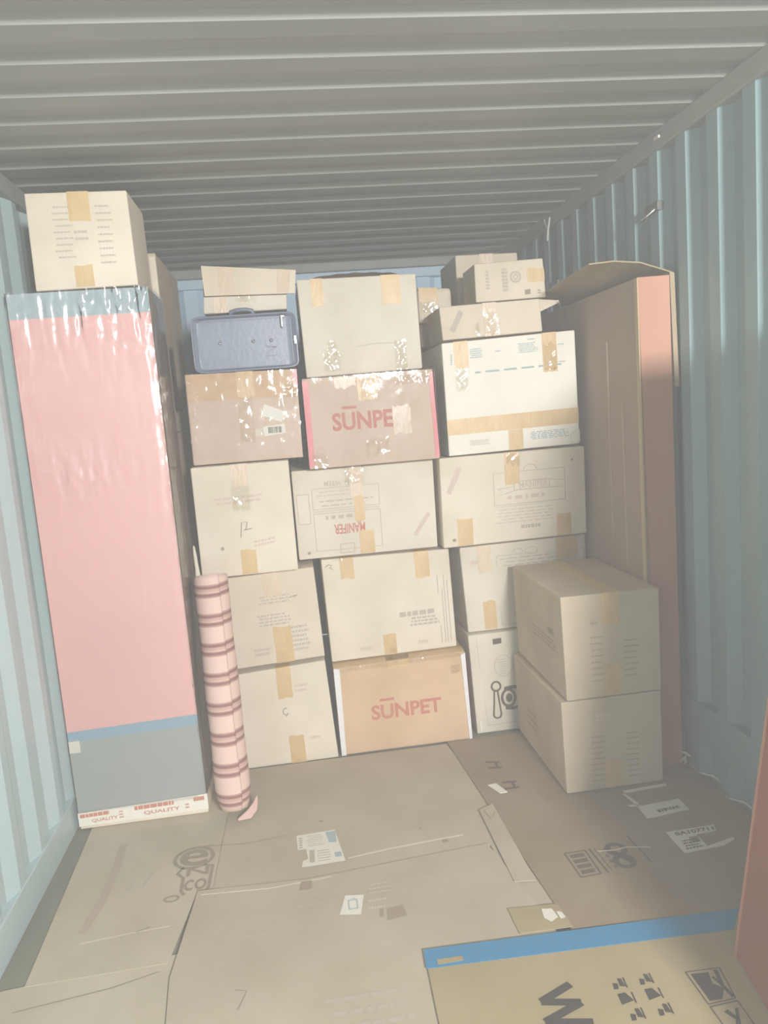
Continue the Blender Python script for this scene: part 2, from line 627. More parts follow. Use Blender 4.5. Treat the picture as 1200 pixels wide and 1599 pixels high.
def ink(t, fn, mat, name='printed_text'):
    mb = MB()
    fn(mb)
    cuts = [(0, 0)] + mb.cuts + [(len(mb.v), len(mb.f))]
    o = None
    for (va, fa), (vb, fb) in zip(cuts, cuts[1:]):
        if fb > fa:
            o = mesh_obj(name, mb.v[va:vb], [[i - va for i in q] for q in mb.f[fa:fb]], M[mat], t)
    return o


def corner(F, top=True, s=1):
    pass


# --- left column, bottom to top
t, F = carton('cardboard_carton', 'pale carton with a hand-drawn loop on its front, bottom left beside the rolled rug', 3.18,
              [(-.325, .428), (.058, .448), (.080, .002), (-.332, .002)], .50, M['card'])
tapes(t, F, [(.44, .69, .60, 1.0), (.50, 0, .66, .29)], top=.1)
ink(t, lambda m: stroke(m, F, ring(.50, .55, .03, .035, 12, 60, 330) + [(.50, .50)], .004), 'olive', 'scribble')
ink(t, lambda m: (words(m, F, .62, .72, .78, .82, 2, seed=4), words(m, F, .72, .22, .86, .27, 1, seed=5)), 'paleredink')

t, F = carton('cardboard_carton', 'buff carton second from the floor in the left column, behind the rolled rug top', 3.20,
              [(-.336, .846), (.046, .858), (.060, .461), (-.322, .446)], .48, M['card2'])
tapes(t, F, [(.46, 0, .66, .40)])
tapes(t, F, [(.42, .74, .60, 1.0)], 'tape_pink')
ink(t, lambda m: (words(m, F, .30, .42, .72, .56, 4, seed=8), words(m, F, .62, .10, .86, .40, 6, seed=9), words(m, F, .34, .66, .76, .76, 3, seed=12),
                  words(m, F, .22, .10, .42, .20, 2, seed=91)), 'greyink')
ink(t, lambda m: stroke(m, F, [(.70, .71), (.78, .725), (.74, .70)], .004), 'olive', 'scribble')

t, F = carton('cardboard_carton', 'cream square carton jutting out of the left column, hand-drawn R on its front', 3.15,
              [(-.415, 1.325), (-.018, 1.324), (-.019, .863), (-.416, .862)], .45, M['card'])
tapes(t, F, [(.40, .80, .57, 1.0)], 'tape_pink', top=.1)
tapes(t, F, [(.42, .01, .58, .23)])
tapes(t, F, [(.39, .60, .57, .81)], 'clear', 'clear_tape', .003, .01)
ink(t, lambda m: (stroke(m, F, [(.44, .35), (.46, .48), (.52, .48), (.50, .42), (.48, .41), (.56, .42)], .004),
                  m.cut(), stroke(m, F, ring(.24, .26, .012, .010, 8), .006, closed=True)), 'olive', 'scribble')
ink(t, lambda m: (words(m, F, .20, .64, .80, .72, 2, seed=14, slant=.03), words(m, F, .54, .24, .80, .31, 2, seed=15, slant=.1)), 'paleredink')

t, F = carton('wrapped_carton', 'brown carton in clear film with a barcode label and crooked paper label, left column', 3.21,
              [(-.404, 1.702), (.052, 1.694), (.046, 1.328), (-.408, 1.330)], .44, M['pinkbrown'], .006)
tapes(t, F, [(0.01, .70, .99, .99)], 'orange', 'paper_band', 0, 0)
tapes(t, F, [(.45, .72, .60, 1.0)], top=.1)
tapes(t, F, [(.45, .22, .58, .70), (.86, .68, .97, .86)], 'clear', 'clear_tape', .004, .012)
mb = patch(MB(), F, .655, .455, .855, .585, .004, .05, 0, 0, -.40)
mb.build('paper_label', M['white'], t)
lb = patch(MB(), F, .655, .28, .855, .385, .003, .05, 0, 0, .10).build('barcode_label', M['white'], t)
ink(lb, lambda m: barcode(m, F, .70, .30, .82, .37, 5, .0045), 'darkink', 'barcode')
ink(t, lambda m: words(m, F, .58, .27, .655, .36, 5, seed=22, thick=.6, h=.0016), 'white')
patch(MB(), F, .955, .80, .998, 1.0, .002, .03).build('red_corner', M['redfilm'], t)


def wrap(t, F, d, mat='film_box', seed=0, amp=.004, off=.006, tilt=0.0):
    """stretch film around front and left/right sides"""
    vs, fs = [], []
    nu, nv = 44, 30
    for j in range(nv + 1):
        for i in range(-4, nu + 5):
            u = min(1, max(0, i / nu))
            e = 0 if 0 <= i <= nu else (abs(i) if i < 0 else i - nu)
            v_ = j / nv
            a = noise.noise(Vector((u * 9 + seed, v_ * 7, seed * 3.1))) * amp + noise.noise(Vector((u * 23 + seed, v_ * 5 + u * 9, 7))) * amp * .6
            p = F(u, v_, off + abs(a) * (1 if e == 0 else .3) + tilt * v_)
            if e:
                p = p + Vector(((-1 if i < 0 else 1) * .003, e * d / 5, 0))
            vs.append(p)
    w_ = nu + 9
    for j in range(nv):
        for i in range(w_ - 1):
            fs.append((j * w_ + i, j * w_ + i + 1, (j + 1) * w_ + i + 1, (j + 1) * w_ + i))
    return mesh_obj('stretch_film', vs, fs, M[mat], t, True)


wrap(t, F, .3, seed=1, amp=.008)

# --- navy trunk on the wrapped carton
t = empty('navy_suitcase', (-.15, 3.48, 1.705))
tag(t, 'navy blue soft suitcase lying flat with a top handle, on the film-wrapped carton', 'suitcase')
n = 20
vs, fs = [], []
x0, x1, z0, z1, Y0, Y1 = -.366, .066, 1.706, 1.932, 3.26, 3.70
prof = []
for a in range(0, 360, 10):
    c, s_ = math.cos(math.radians(a)), math.sin(math.radians(a))
    px_ = math.copysign(abs(c) ** .16, c)
    pz_ = math.copysign(abs(s_) ** .16, s_)
    prof.append(((x0 + x1) / 2 + px_ * (x1 - x0) / 2, (z0 + z1) / 2 + pz_ * (z1 - z0) / 2))
rows = [(Y0 + .020, .90), (Y0 + .004, .955), (Y0, .985), (Y0 + .012, 1.0), (Y1 - .02, 1.0), (Y1, .96)]
cx, cz = (x0 + x1) / 2, (z0 + z1) / 2
for y, k in rows:
    vs += [(cx + (x - cx) * k, y, max(z0, cz + (z - cz) * k)) for x, z in prof]
npf = len(prof)
for j in range(len(rows) - 1):
    for i in range(npf):
        fs.append((j * npf + i, j * npf + (i + 1) % npf, (j + 1) * npf + (i + 1) % npf, (j + 1) * npf + i))
fs.append(tuple(range(npf))[::-1])
fs.append(tuple((len(rows) - 1) * npf + i for i in range(npf)))
mesh_obj('body', vs, fs, M['navy'], t, True)
mb = MB()
pp = [(cx + (x - cx) * .985, Y0 + .001, cz + (z - cz) * .985) for x, z in prof]
mb.tube(pp + [pp[0]], .0045, 6, False)
mb.build('piping', M['navy_trim'], t, True)
MB().tube([(-.20, Y0 + .02, 1.925), (-.195, Y0 + .012, 1.948), (-.17, Y0 + .010, 1.953), (-.135, Y0 + .010, 1.953), (-.11, Y0 + .012, 1.948), (-.105, Y0 + .02, 1.925)], .009).build('handle', M['navy_trim'], t, True)
FN = Face((x0, Y0 + .018, z1), (x1, Y0 + .018, z1), (x1, Y0 + .018, z0), (x0, Y0 + .018, z0))
for u in (.26, .58, .75):
    c = FN(u, .52)
    MB().tube([c + Vector((0, .004, 0)), c + Vector((0, -.004, 0)), c + Vector((0, -.008, 0))], [.007, .007, .003], 10).build('rivet', M['chrome'], t, True)
zp = MB().box(.005, .013, Y0 - .006, Y0 + .012, 1.872, 1.915)
zp.box(.004, .022, Y0 - .006, Y0 + .012, 1.912, 1.920).build('zipper_pull', M['chrome'], t, bevel=.002)
MB().box(.052, .064, Y0 - .005, Y0 + .02, 1.80, 1.835).build('buckle', M['chrome'], t, bevel=.002)
mb = MB()
frame(mb, FN, .05, .06, .95, .92, .004, .0015)
mb.build('seam', M['navy_trim'], t)
mb = MB()
stroke(mb, FN, [(.69, .43), (.74, .40), (.80, .40), (.72, .33), (.69, .24), (.78, .24)], .004, .002)
mb.build('embossed_mark', M['navy_trim'], t)

# --- open carton on the trunk
t, F = carton('open_carton', 'pale carton with a folded-over lid on top of the navy suitcase', 3.33,
              [(-.298, 2.136), (.046, 2.10), (.036, 1.953), (-.313, 1.953)], .36, M['card3'], .003)
FL = Face((-.302, 3.318, 2.146), (.087, 3.318, 2.108), (.075, 3.306, 2.012), (-.298, 3.306, 2.022))
mb = MB().hexa([FL(0, 1, .003), FL(1, 1, .003), FL(1, 0, .003), FL(0, 0, .003), FL(0, 1, -.003), FL(1, 1, -.003), FL(1, 0, -.003), FL(0, 0, -.003)])
fl = mb.build('lid_flap', M['card2'], t)
FL2 = Face(*[tuple(c + FL.n * .0032) for c in FL.c])
tapes(fl, FL2, [(.17, 0, .33, 1.0), (.80, .05, .94, 1.0)], 'tape_pink')
tapes(t, F, [(.12, 0, .28, .5)], 'tape_pink')
tapes(t, F, [(.38, .24, .62, .52)], 'clear', 'clear_tape', .003, .008)

# --- middle column
t, F = carton('cardboard_carton', 'orange-brown carton with faded red lettering SUNPET, on the floor in the middle', 3.19,
              [(.091, .402), (.676, .413), (.685, .003), (.094, .003)], .55, M['orange'])
MB().hexa([F(0, 1, .004), F(.045, .985, .004), F(.035, 0, .004), F(0, 0, .004), F(0, 1, -.002), F(.045, .985, -.002), F(.035, 0, -.002), F(0, 0, -.002)]).build('foam_edge', M['foam'], t)
MB().hexa([F(.965, .97, .006), F(1.0, .985, .006), F(1.0, 0, .006), F(.978, 0, .006), F(.965, .97, -.002), F(1, .985, -.002), F(1, 0, -.002), F(.978, 0, -.002)]).build('foam_edge', M['foam'], t)


def sunpet(m, F, body, u0, v0, u1, v1, bar):
    text(m, F, body, u0, v0, u1, v1, bold=.03)
    n_ = len(body)
    w_ = (u1 - u0) / n_
    flat(m, F, [(bar - .055, v1 + .035), (bar + .055, v1 + .035), (bar + .055, v1 + .065), (bar - .055, v1 + .065)], .001)


ink(t, lambda m: sunpet(m, F, 'SUNPET', .25, .36, .785, .53, .375), 'redink', 'printed_lettering')
tapes(t, F, [(.40, .93, .58, 1.0)], 'tape', top=.12)
tapes(t, F, [(.04, .955, .97, 1.0), (.88, .78, .95, .87)], 'clear', 'clear_tape', .002, .004)
patch(MB(), F.top, .0, 0.02, 1.0, .5, .0012, .05).build('tape', M['tape'], t)

t, F = carton('cardboard_carton', 'pale carton with two tape ends at its top edge, standing on the orange-brown carton', 3.26,
              [(.081, .872), (.649, .866), (.657, .417), (.090, .409)], .50, M['card'], .006)
tapes(t, F, [(.14, .80, .245, 1.0), (.72, .74, .835, 1.0)], top=.1)
tapes(t, F, [(.42, .01, .52, .21)])
tapes(t, F, [(.10, .985, .26, 1.0), (.46, .02, .51, .07)], 'clear', 'clear_tape', .003, .004)
ink(t, lambda m: (words(m, F, .54, .36, .90, .42, 1, seed=33, thick=.8, slant=.02), words(m, F, .64, .26, .88, .36, 3, seed=34, thick=.6)), 'greyink')
ink(t, lambda m: [stroke(m, F, [(x, .06), (x + .002, y1)], .004) for x, y1 in ((.885, .75), (.915, .60), (.935, .75), (.96, .7))], 'greyink', 'printed_lines')
ink(t, lambda m: (words(m, F, .22, .075, .36, .115, 1, seed=35, thick=.8), words(m, F, .69, .075, .80, .115, 1, seed=36, thick=.8)), 'paleredink')
ink(t, lambda m: stroke(m, F, [(.03, .93), (.05, .95), (.08, .945), (.06, .92), (.085, .90)], .004), 'olive', 'scribble')

t, F = carton('cardboard_carton', 'grey-beige carton printed upside down, middle column under the red-edged wrapped carton', 3.27,
              [(-.012, 1.268), (.607, 1.271), (.603, .878), (-.012, .879)], .48, M['card3'], .003)
tapes(t, F, [(.40, .66, .49, 1.0)], 'tape_pink', top=.1)
tapes(t, F, [(.42, .38, .49, .68)])
tapes(t, F, [(.44, .01, .545, .27)])
tapes(t, F, [(.37, .80, .50, .995)], 'clear', 'clear_tape', .004, .012)
ink(t, lambda m: (text(m, F, 'MANIFER', .265, .255, .485, .365, 2, .02), words(m, F, .43, .37, .47, .385, 1, seed=1, thick=.9)), 'redink', 'printed_lettering')
ink(t, lambda m: (text(m, F, 'IA  WEEM', .22, .80, .395, .855, 2, .015), words(m, F, .21, .425, .51, .475, 1, .5, seed=43, thick=.8)), 'greyink', 'printed_lettering')
ink(t, lambda m: (frame(m, F, .13, .55, .60, .78), frame(m, F, .13, .08, .60, .50), frame(m, F, .02, .40, .105, .73),
                  stroke(m, F, [(.13, .525), (.60, .525)], .003), words(m, F, .16, .56, .58, .66, 2, seed=41, thick=.3), words(m, F, .16, .68, .5, .76, 2, seed=42, thick=.2),
                  frame(m, F, .30, .04, .40, .14, .004)), 'greyink', 'printed_lines')
ink(t, lambda m: stroke(m, F, [(.84, .16), (.95, .40)], .018), 'paleredink', 'stamp_mark')
ink(t, lambda m: flat(m, F, ring(.075, .07, .012, .017, 10)), 'olive', 'punch_mark')

t, F = carton('wrapped_carton', 'film-wrapped carton with red side edges and faded red lettering SUNPE', 3.20,
              [(.067, 1.650), (.621, 1.653), (.627, 1.274), (.068, 1.274)], .46, M['pinkbrown'], .006)
patch(MB(), F, .0, .02, .045, .97, .002, .05).build('red_edge', M['redfilm'], t)
patch(MB(), F, .965, .02, .999, .97, .002, .05).build('red_edge', M['redfilm'], t)
ink(t, lambda m: sunpet(m, F, 'SUNPE', .20, .40, .66, .60, .335), 'redink', 'printed_lettering')
tapes(t, F, [(.41, .72, .56, 1.0)], top=.1)
tapes(t, F, [(.66, .32, .80, .62), (.24, .87, .40, .985)], 'tape_pink', 'tape_piece', .001, .01)
tapes(t, F, [(.70, .86, .98, .985), (.02, .0, .14, .17), (.44, .10, .62, .28), (.44, .76, .56, .95)], 'clear', 'clear_tape', .004, .01)
wrap(t, F, .3, seed=3, amp=.0028, tilt=.026)

t, F = carton('cardboard_carton', 'large plain pale carton on top of the middle column, two tape ends above', 3.28,
              [(.085, 2.062), (.590, 2.060), (.592, 1.662), (.091, 1.657)], .46, M['card3'], .006)
tapes(t, F, [(.11, .72, .21, 1.0), (.70, .70, .86, 1.0)], top=.1)
tapes(t, F, [(.16, .04, .30, .24), (.20, .2, .28, .36), (.77, .0, .87, .32)], 'clear', 'clear_tape', .002, .006)
ink(t, lambda m: stroke(m, F, [(.44, .28), (.60, .30), (.78, .295)], .003), 'greyink', 'crease_line')
# crumpled tape hump along its top edge
mb = MB()
pts = [Vector((.13 + .4 * k / 16, 3.30 + .012 * math.sin(k * 2.1), 2.063 + .018 * math.sin(math.pi * k / 16) ** .6)) for k in range(17)]
for k in range(16):
    mb.add([pts[k], pts[k + 1], pts[k + 1] + Vector((0, .1, -.004)), pts[k] + Vector((0, .1, -.004))], [(0, 1, 2, 3)])
mb.build('loose_tape', M['tape_pink'], t, True)

# --- right column
t, F = carton('cardboard_carton', 'carton with a black outlined logo half hidden behind the two brown cartons', 3.23,
              [(.704, .468), (1.205, .470), (1.203, .003), (.719, .003)], .5, M['card3'])
ink(t, lambda m: (stroke(m, F, [(.07, .96), (.11, .07)], .002), stroke(m, F, [(.11, .075), (.98, .09)], .003),
                  stroke(m, F, ring(.30, .665, .085, .105, 24), .003, closed=True), words(m, F, .25, .60, .36, .74, 6, seed=51, thick=.3),
                  words(m, F, .26, .55, .36, .6, 2, seed=52, thick=.3)), 'greyink', 'printed_lines')


def logo_io(m):
    stroke(m, F, ring(.215, .465, .042, .046, 20), .009, closed=True)
    body = [(.195, .42), (.185, .30), (.175, .20)] + ring(.208, .175, .036, .035, 10, 180, 360) + [(.244, .20), (.235, .30), (.225, .42)]
    stroke(m, F, body, .008, closed=True)
    stroke(m, F, ring(.325, .335, .062, .085, 22), .012, closed=True)
    flat(m, F, ring(.33, .335, .030, .045, 16))
    stroke(m, F, [(.29, .43), (.36, .44), (.46, .43)], .016)
    stroke(m, F, [(.29, .235), (.36, .225), (.46, .235)], .016)
    for k in range(3):
        stroke(m, F, ring(.50 + .13 * k, .335, .05, .085, 18), .012, closed=True)
    m.cut()
    flat(m, F, [(.22, .885), (.30, .89), (.30, .945), (.22, .94)])


ink(t, logo_io, 'darkink', 'printed_logo')
patch(MB(), F, .03, .03, .05, .14, .003, .02, .004, .004).build('torn_corner', M['white'], t)

t, F = carton('cardboard_carton', 'pale carton with three tape ends, upper part seen above the two brown cartons', 3.26,
              [(.698, .864), (1.281, .871), (1.281, .473), (.714, .473)], .5, M['card3'], .004)
tapes(t, F, [(.13, .68, .24, 1.0)], 'tape_pink', top=.1)
tapes(t, F, [(.76, .76, .93, 1.0), (.14, .02, .24, .35)])
ink(t, lambda m: (frame(m, F, .28, .05, .98, .86), stroke(m, F, ring(.45, .88, .04, .045, 16, 0, 180), .004), stroke(m, F, ring(.56, .885, .05, .04, 16), .003, closed=True),
                  words(m, F, .30, .72, .9, .84, 3, seed=55, thick=.3)), 'greyink', 'printed_lines')
ink(t, lambda m: words(m, F, .06, .79, .14, .84, 1, seed=56, thick=.9), 'paleredink')

t, F = carton('cardboard_carton', 'beige carton with a ribbon banner print and frame, right column under the white carton', 3.22,
              [(.626, 1.272), (1.279, 1.273), (1.274, .883), (.620, .877)], .52, M['card'], .003)
tapes(t, F, [(.44, .64, .54, 1.0)], top=.12)
tapes(t, F, [(.10, .01, .205, .31), (.79, .01, .89, .26)])
tapes(t, F, [(.45, .86, .55, .99)], 'clear', 'clear_tape', .004, .01)


def banner(m):
    frame(m, F, .36, .42, .855, .78, .003)
    frame(m, F, .50, .575, .745, .67, .003)
    stroke(m, F, [(.745, .66), (.84, .645), (.79, .605), (.83, .57), (.745, .57)], .003)
    stroke(m, F, [(.55, .585), (.44, .545), (.39, .525), (.42, .575), (.385, .60), (.50, .615)], .003)
    stroke(m, F, ring(.615, .79, .045, .06, 16, 0, 180), .003)
    stroke(m, F, [(.36, .40), (.70, .40)], .002)
    words(m, F, .36, .20, .82, .38, 5, seed=61, thick=.2)
    words(m, F, .52, .13, .68, .18, 1, seed=62, thick=.8)


ink(t, banner, 'greyink', 'printed_lines')
ink(t, lambda m: (text(m, F, 'MANIFER', .535, .59, .735, .66, 0, .015), words(m, F, .43, .47, .76, .52, 1, .5, seed=64, thick=.8)), 'paleredink', 'printed_lettering')
ink(t, lambda m: stroke(m, F, [(.05, .60), (.11, .80), (.13, .88)], .022), 'paleredink', 'stamp_mark')
ink(t, lambda m: (flat(m, F, ring(.075, .08, .014, .018, 10)), m.cut(), flat(m, F, ring(.91, .86, .008, .013, 10))), 'olive', 'punch_mark')

t, F = carton('white_carton', 'large white carton with a brown tape band low on its front, right column', 3.22,
              [(.670, 1.757), (1.258, 1.775), (1.259, 1.285), (.671, 1.277)], .80, M['white_card'], .004)
patch(MB(), F, .0, .185, 1.0, .325, .0012, .03, .0006).build('tape', M['tape'], t, True)
tapes(t, F, [(.455, .0, .565, .185)])
tapes(t, F, [(.085, .77, .19, 1.0), (.745, .66, .855, 1.0)], top=.06)
tapes(t, F, [(.085, .58, .175, .765), (.75, .67, .85, .9)], 'clear', 'clear_tape', .004, .016)
patch(MB(), F, .01, .03, .45, .175, .0018, .05).build('white_flap', M['white_card'], t)
ink(t, lambda m: (words(m, F, .20, .84, .30, .93, 5, seed=71), words(m, F, .56, .845, .72, .935, 6, seed=72), words(m, F, .635, .95, .70, .97, 1, seed=73),
                  words(m, F, .38, .875, .44, .895, 1, seed=74), words(m, F, .19, .70, .97, .735, 1, .7, seed=75, thick=.45), words(m, F, .86, .88, .93, .90, 1, seed=76),
                  words(m, F, .86, .73, .93, .75, 1, seed=761), words(m, F, .60, .075, .93, .15, 5, seed=77), words(m, F, .055, .80, .072, .90, 6, seed=78)), 'blueink')
ink(t, lambda m: words(m, F, .16, .075, .32, .125, 4, seed=79, h=.0032), 'greyink')
MB().hexa([F(.93, .10, .012), F(1.0, .13, .004), F(1.0, .02, .004), F(.93, .02, .004), F(.93, .10, .010), F(1, .13, .001), F(1, .02, .001), F(.93, .02, .001)]).build('torn_corner', M['white_card'], t)

t, F = carton('flat_carton', 'long low beige carton with a shiny taped front, lying on the large white carton', 3.27,
              [(.680, 1.914), (1.125, 1.923), (1.132, 1.783), (.687, 1.772)], .30, M['card2'], .002)
tapes(t, F, [(.42, .0, .56, 1.0)], 'tape_pink', top=.2)
tapes(t, F, [(.42, .06, .56, .72), (.33, .0, .37, .4)], 'clear', 'clear_tape', .004, .01)
ink(t, lambda m: stroke(m, F, [(.10, .25), (.17, .6), (.21, .82)], .024), 'greyink', 'stamp_mark')
fl = MB().hexa([(1.118, 3.275, 1.921), (1.222, 3.30, 1.914), (1.224, 3.30, 1.905), (1.120, 3.275, 1.865),
                (1.118, 3.279, 1.921), (1.222, 3.304, 1.914), (1.224, 3.304, 1.905), (1.120, 3.279, 1.865)]).build('open_flap', M['card2'], t)
MB().tube([(1.215, 3.295, 1.912), (1.222, 3.27, 1.87), (1.218, 3.262, 1.80), (1.217, 3.258, 1.79)], .005, 6).build('tape_end', M['clear'], t, True)

t, F = carton('small_carton', 'small pale carton with a faded green rosette print, on the long low carton', 3.30,
              [(.852, 2.089), (1.159, 2.097), (1.166, 1.931), (.851, 1.926)], .22, M['card2'], .002)
ink(t, lambda m: (stroke(m, F, ring(.58, .58, .07, .13, 16), .008, closed=True), stroke(m, F, ring(.58, .58, .03, .06, 12), .006, closed=True),
                  words(m, F, .38, .22, .48, .84, 7, seed=83, thick=.7), words(m, F, .15, .30, .21, .80, 6, seed=84, thick=.6)), 'greyink', 'printed_lettering')
tapes(t, F, [(.75, .42, 1.0, .76)], 'tape')
ink(t, lambda m: (flat(m, F, [(.70, .10), (.78, .11), (.78, .24), (.70, .23)]), words(m, F, .88, .10, .93, .22, 2, seed=82)), 'olive', 'printed_mark')

t, F = carton('cardboard_carton', 'tall pale carton showing above and behind the small carton with the rosette', 3.62,
              [(.846, 2.189), (1.147, 2.187), (1.147, 1.778), (.846, 1.775)], .36, M['card2'], .002)
tapes(t, F, [(.38, .78, .60, 1.0)], 'tape_pink', top=.1)
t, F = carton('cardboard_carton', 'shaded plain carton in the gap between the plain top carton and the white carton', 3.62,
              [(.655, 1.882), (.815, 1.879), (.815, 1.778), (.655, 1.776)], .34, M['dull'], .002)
t, F = carton('cardboard_carton', 'taped rounded carton peeping out right of the large plain top carton', 3.60,
              [(.648, 2.048), (.812, 2.041), (.812, 1.882), (.649, 1.884)], .34, M['card2'], .004, bev=.016)
tapes(t, F, [(.04, .60, .58, 1.0)], 'tape', top=.1)
tapes(t, F, [(.1, .3, .6, .55)], 'clear', 'clear_tape', .004, .01)

# --- two brown cartons standing in front on the right
t, F = carton('brown_carton', 'lower brown carton of the two standing in front of the tall cabinet', 2.59,
              [(.898, .377), (1.288, .377), (1.287, .018), (.904, .018)], .60, M['brown'], .003, 'two brown cartons in front')
ink(t, lambda m: (words(m, F, .26, .08, .42, .62, 9, seed=101, thick=.25), words(m, F, .62, .08, .78, .62, 9, seed=102, thick=.25)), 'brown_print')
ink(t, lambda m: words(m, F, .32, .74, .48, .84, 2, seed=103, thick=.5), 'paleredink')
tapes(t, F, [(.40, .02, .56, .30)], 'tape')
ink(t, lambda m: words(m, F.left, .25, .25, .5, .5, 3, seed=104, thick=.3), 'brown_print')
t, F = carton('brown_carton', 'upper brown carton of the two standing in front of the tall cabinet', 2.59,
              [(.914, .776), (1.292, .773), (1.291, .380), (.921, .380)], .60, M['brown'], .003, 'two brown cartons in front')
tapes(t, F, [(.40, .70, .58, 1.0), (.40, .02, .57, .32)], 'tape')
patch(MB(), F.top, .42, .0, .60, 1.0, .0012, .03, .0006).build('tape', M['tape'], t, True)
ink(t, lambda m: (words(m, F, .26, .14, .42, .62, 8, seed=105, thick=.25), words(m, F, .60, .16, .78, .56, 7, seed=106, thick=.25), words(m, F, .28, .70, .36, .76, 1, seed=7)), 'brown_print')
ink(t, lambda m: (words(m, F.left, .72, .55, .86, .62, 1, seed=108, thick=.8), words(m, F.left, .4, .4, .9, .52, 3, seed=109, thick=.4)), 'brown_print')

# --- left side: carton on the wrapped pack and the stack behind it
t, F = carton('cardboard_carton', 'cream carton up under the ceiling, on top of the pink wrapped pack', 2.86,
              [(-.831, 2.331), (-.488, 2.327), (-.485, 2.004), (-.835, 2.002)], .30, M['card'], .004)
tapes(t, F, [(.41, .70, .62, 1.0), (.40, .02, .58, .24)], top=.2)
ink(t, lambda m: (words(m, F, .24, .30, .44, .88, 9, seed=111, thick=.25), words(m, F, .66, .22, .84, .88, 9, seed=112, thick=.25), words(m, F, .44, .48, .60, .62, 2, seed=113, thick=.4)), 'greyink')
for z0, z1, lab in ((0.003, .74, 'brown carton at the bottom of the stack hidden behind the pink wrapped pack'),
                    (.742, 1.47, 'brown carton in the middle of the stack behind the pink wrapped pack'),
                    (1.472, 2.205, 'tall brown carton topping the stack behind the pink wrapped pack, edge and side showing')):
    t, F = carton('brown_carton', lab, 3.30, [(-.90, z1), (-.478, z1), (-.480, z0), (-.90, z0)], .62, M['brown'], .003, 'cartons behind the wrapped pack')
    if z0 > 1:
        patch(MB(), F, .94, .02, .995, .98, .002, .05).build('pale_edge', M['card'], t)
        tapes(t, F.right, [(.1, .12, .3, .5)], 'clear', 'clear_tape', .004, .01)

# ------------------------------------------------------------------ pink wrapped pack
t = empty('wrapped_furniture_pack', (-.69, 3.0, 0.006))
tag(t, 'tall pink and blue-grey flat pack in glossy clear film, leaning upright by the left wall', 'pack')
PX0, PX1, PY0, PY1, PZ = -.934, -.452, 2.85, 3.14, 1.995
MB().box(PX0, PX1, PY0 + .003, PY1, .09, PZ).build('body', M['brown'], t, bevel=.006)
FP = Face((PX0, PY0, PZ), (PX1, PY0, PZ), (PX1, PY0, 0), (PX0, PY0, 0))
zz = lambda z: z / PZ


def fpanel(name, z0, z1, mat, zr0=None, zr1=None, dy=.003):
    zr0 = z0 if zr0 is None else zr0
    zr1 = z1 if zr1 is None else zr1
    return MB().hexa([(PX0, PY0 - dy + .003, z1), (PX1, PY0 - dy + .003, zr1), (PX1, PY0 - dy + .003, zr0), (PX0, PY0 - dy + .003, z0),
                      (PX0, PY0 + .004, z1), (PX1, PY0 + .004, zr1), (PX1, PY0 + .004, zr0), (PX0, PY0 + .004, z0)]).build(name, M[mat], t)


fpanel('top_band', 1.908, 1.995, 'bluegrey')
fpanel('pink_panel', .392, 1.908, 'pink', .404)
fpanel('blue_strip', .352, .392, 'paleblue', .362, .404)
fpanel('grey_panel', .07, .352, 'greypanel', .08, .362)
MB().box(PX0 + .002, PX1 + .002, PY0 - .004, PY1, .004, .055).build('bottom_board', M['card'], t, bevel=.004)
FT = Face((PX0, PY0 - .006, .072), (PX1 + .004, PY0 - .006, .084), (PX1 + .004, PY0 - .006, .022), (PX0, PY0 - .006, .018))
tp = patch(MB(), FT, 0, 0, 1, 1, .002, .02, .002, .002).build('printed_tape', M['white'], t, True)

def tape_print(mb):
    for a, b in ((.01, .30), (.43, .80), (.89, .99)):
        words(mb, FT, a, .62, b, .90, 1, .95, seed=int(a * 100), thick=.9, h=.0045)
    text(mb, FT, 'QUALITY', .10, .18, .30, .46, 0, .02, .0045)
    text(mb, FT, 'QUALITY', .50, .18, .78, .46, 0, .02, .0045)
    words(mb, FT, .31, .2, .35, .8, 3, seed=6, thick=.5, h=.0045)
    words(mb, FT, .82, .2, .86, .6, 2, seed=6, thick=.5, h=.0045)


ink(tp, tape_print, 'redink')
patch(MB(), FP, .003, zz(.311), .087, zz(.357), .006, .03).build('sticker', M['white'], t)
MB().box(PX1 - .001, PX1 + .002, PY0 + .01, PY1, .4, PZ - .01).build('pink_side', M['pinkbrown'], t)
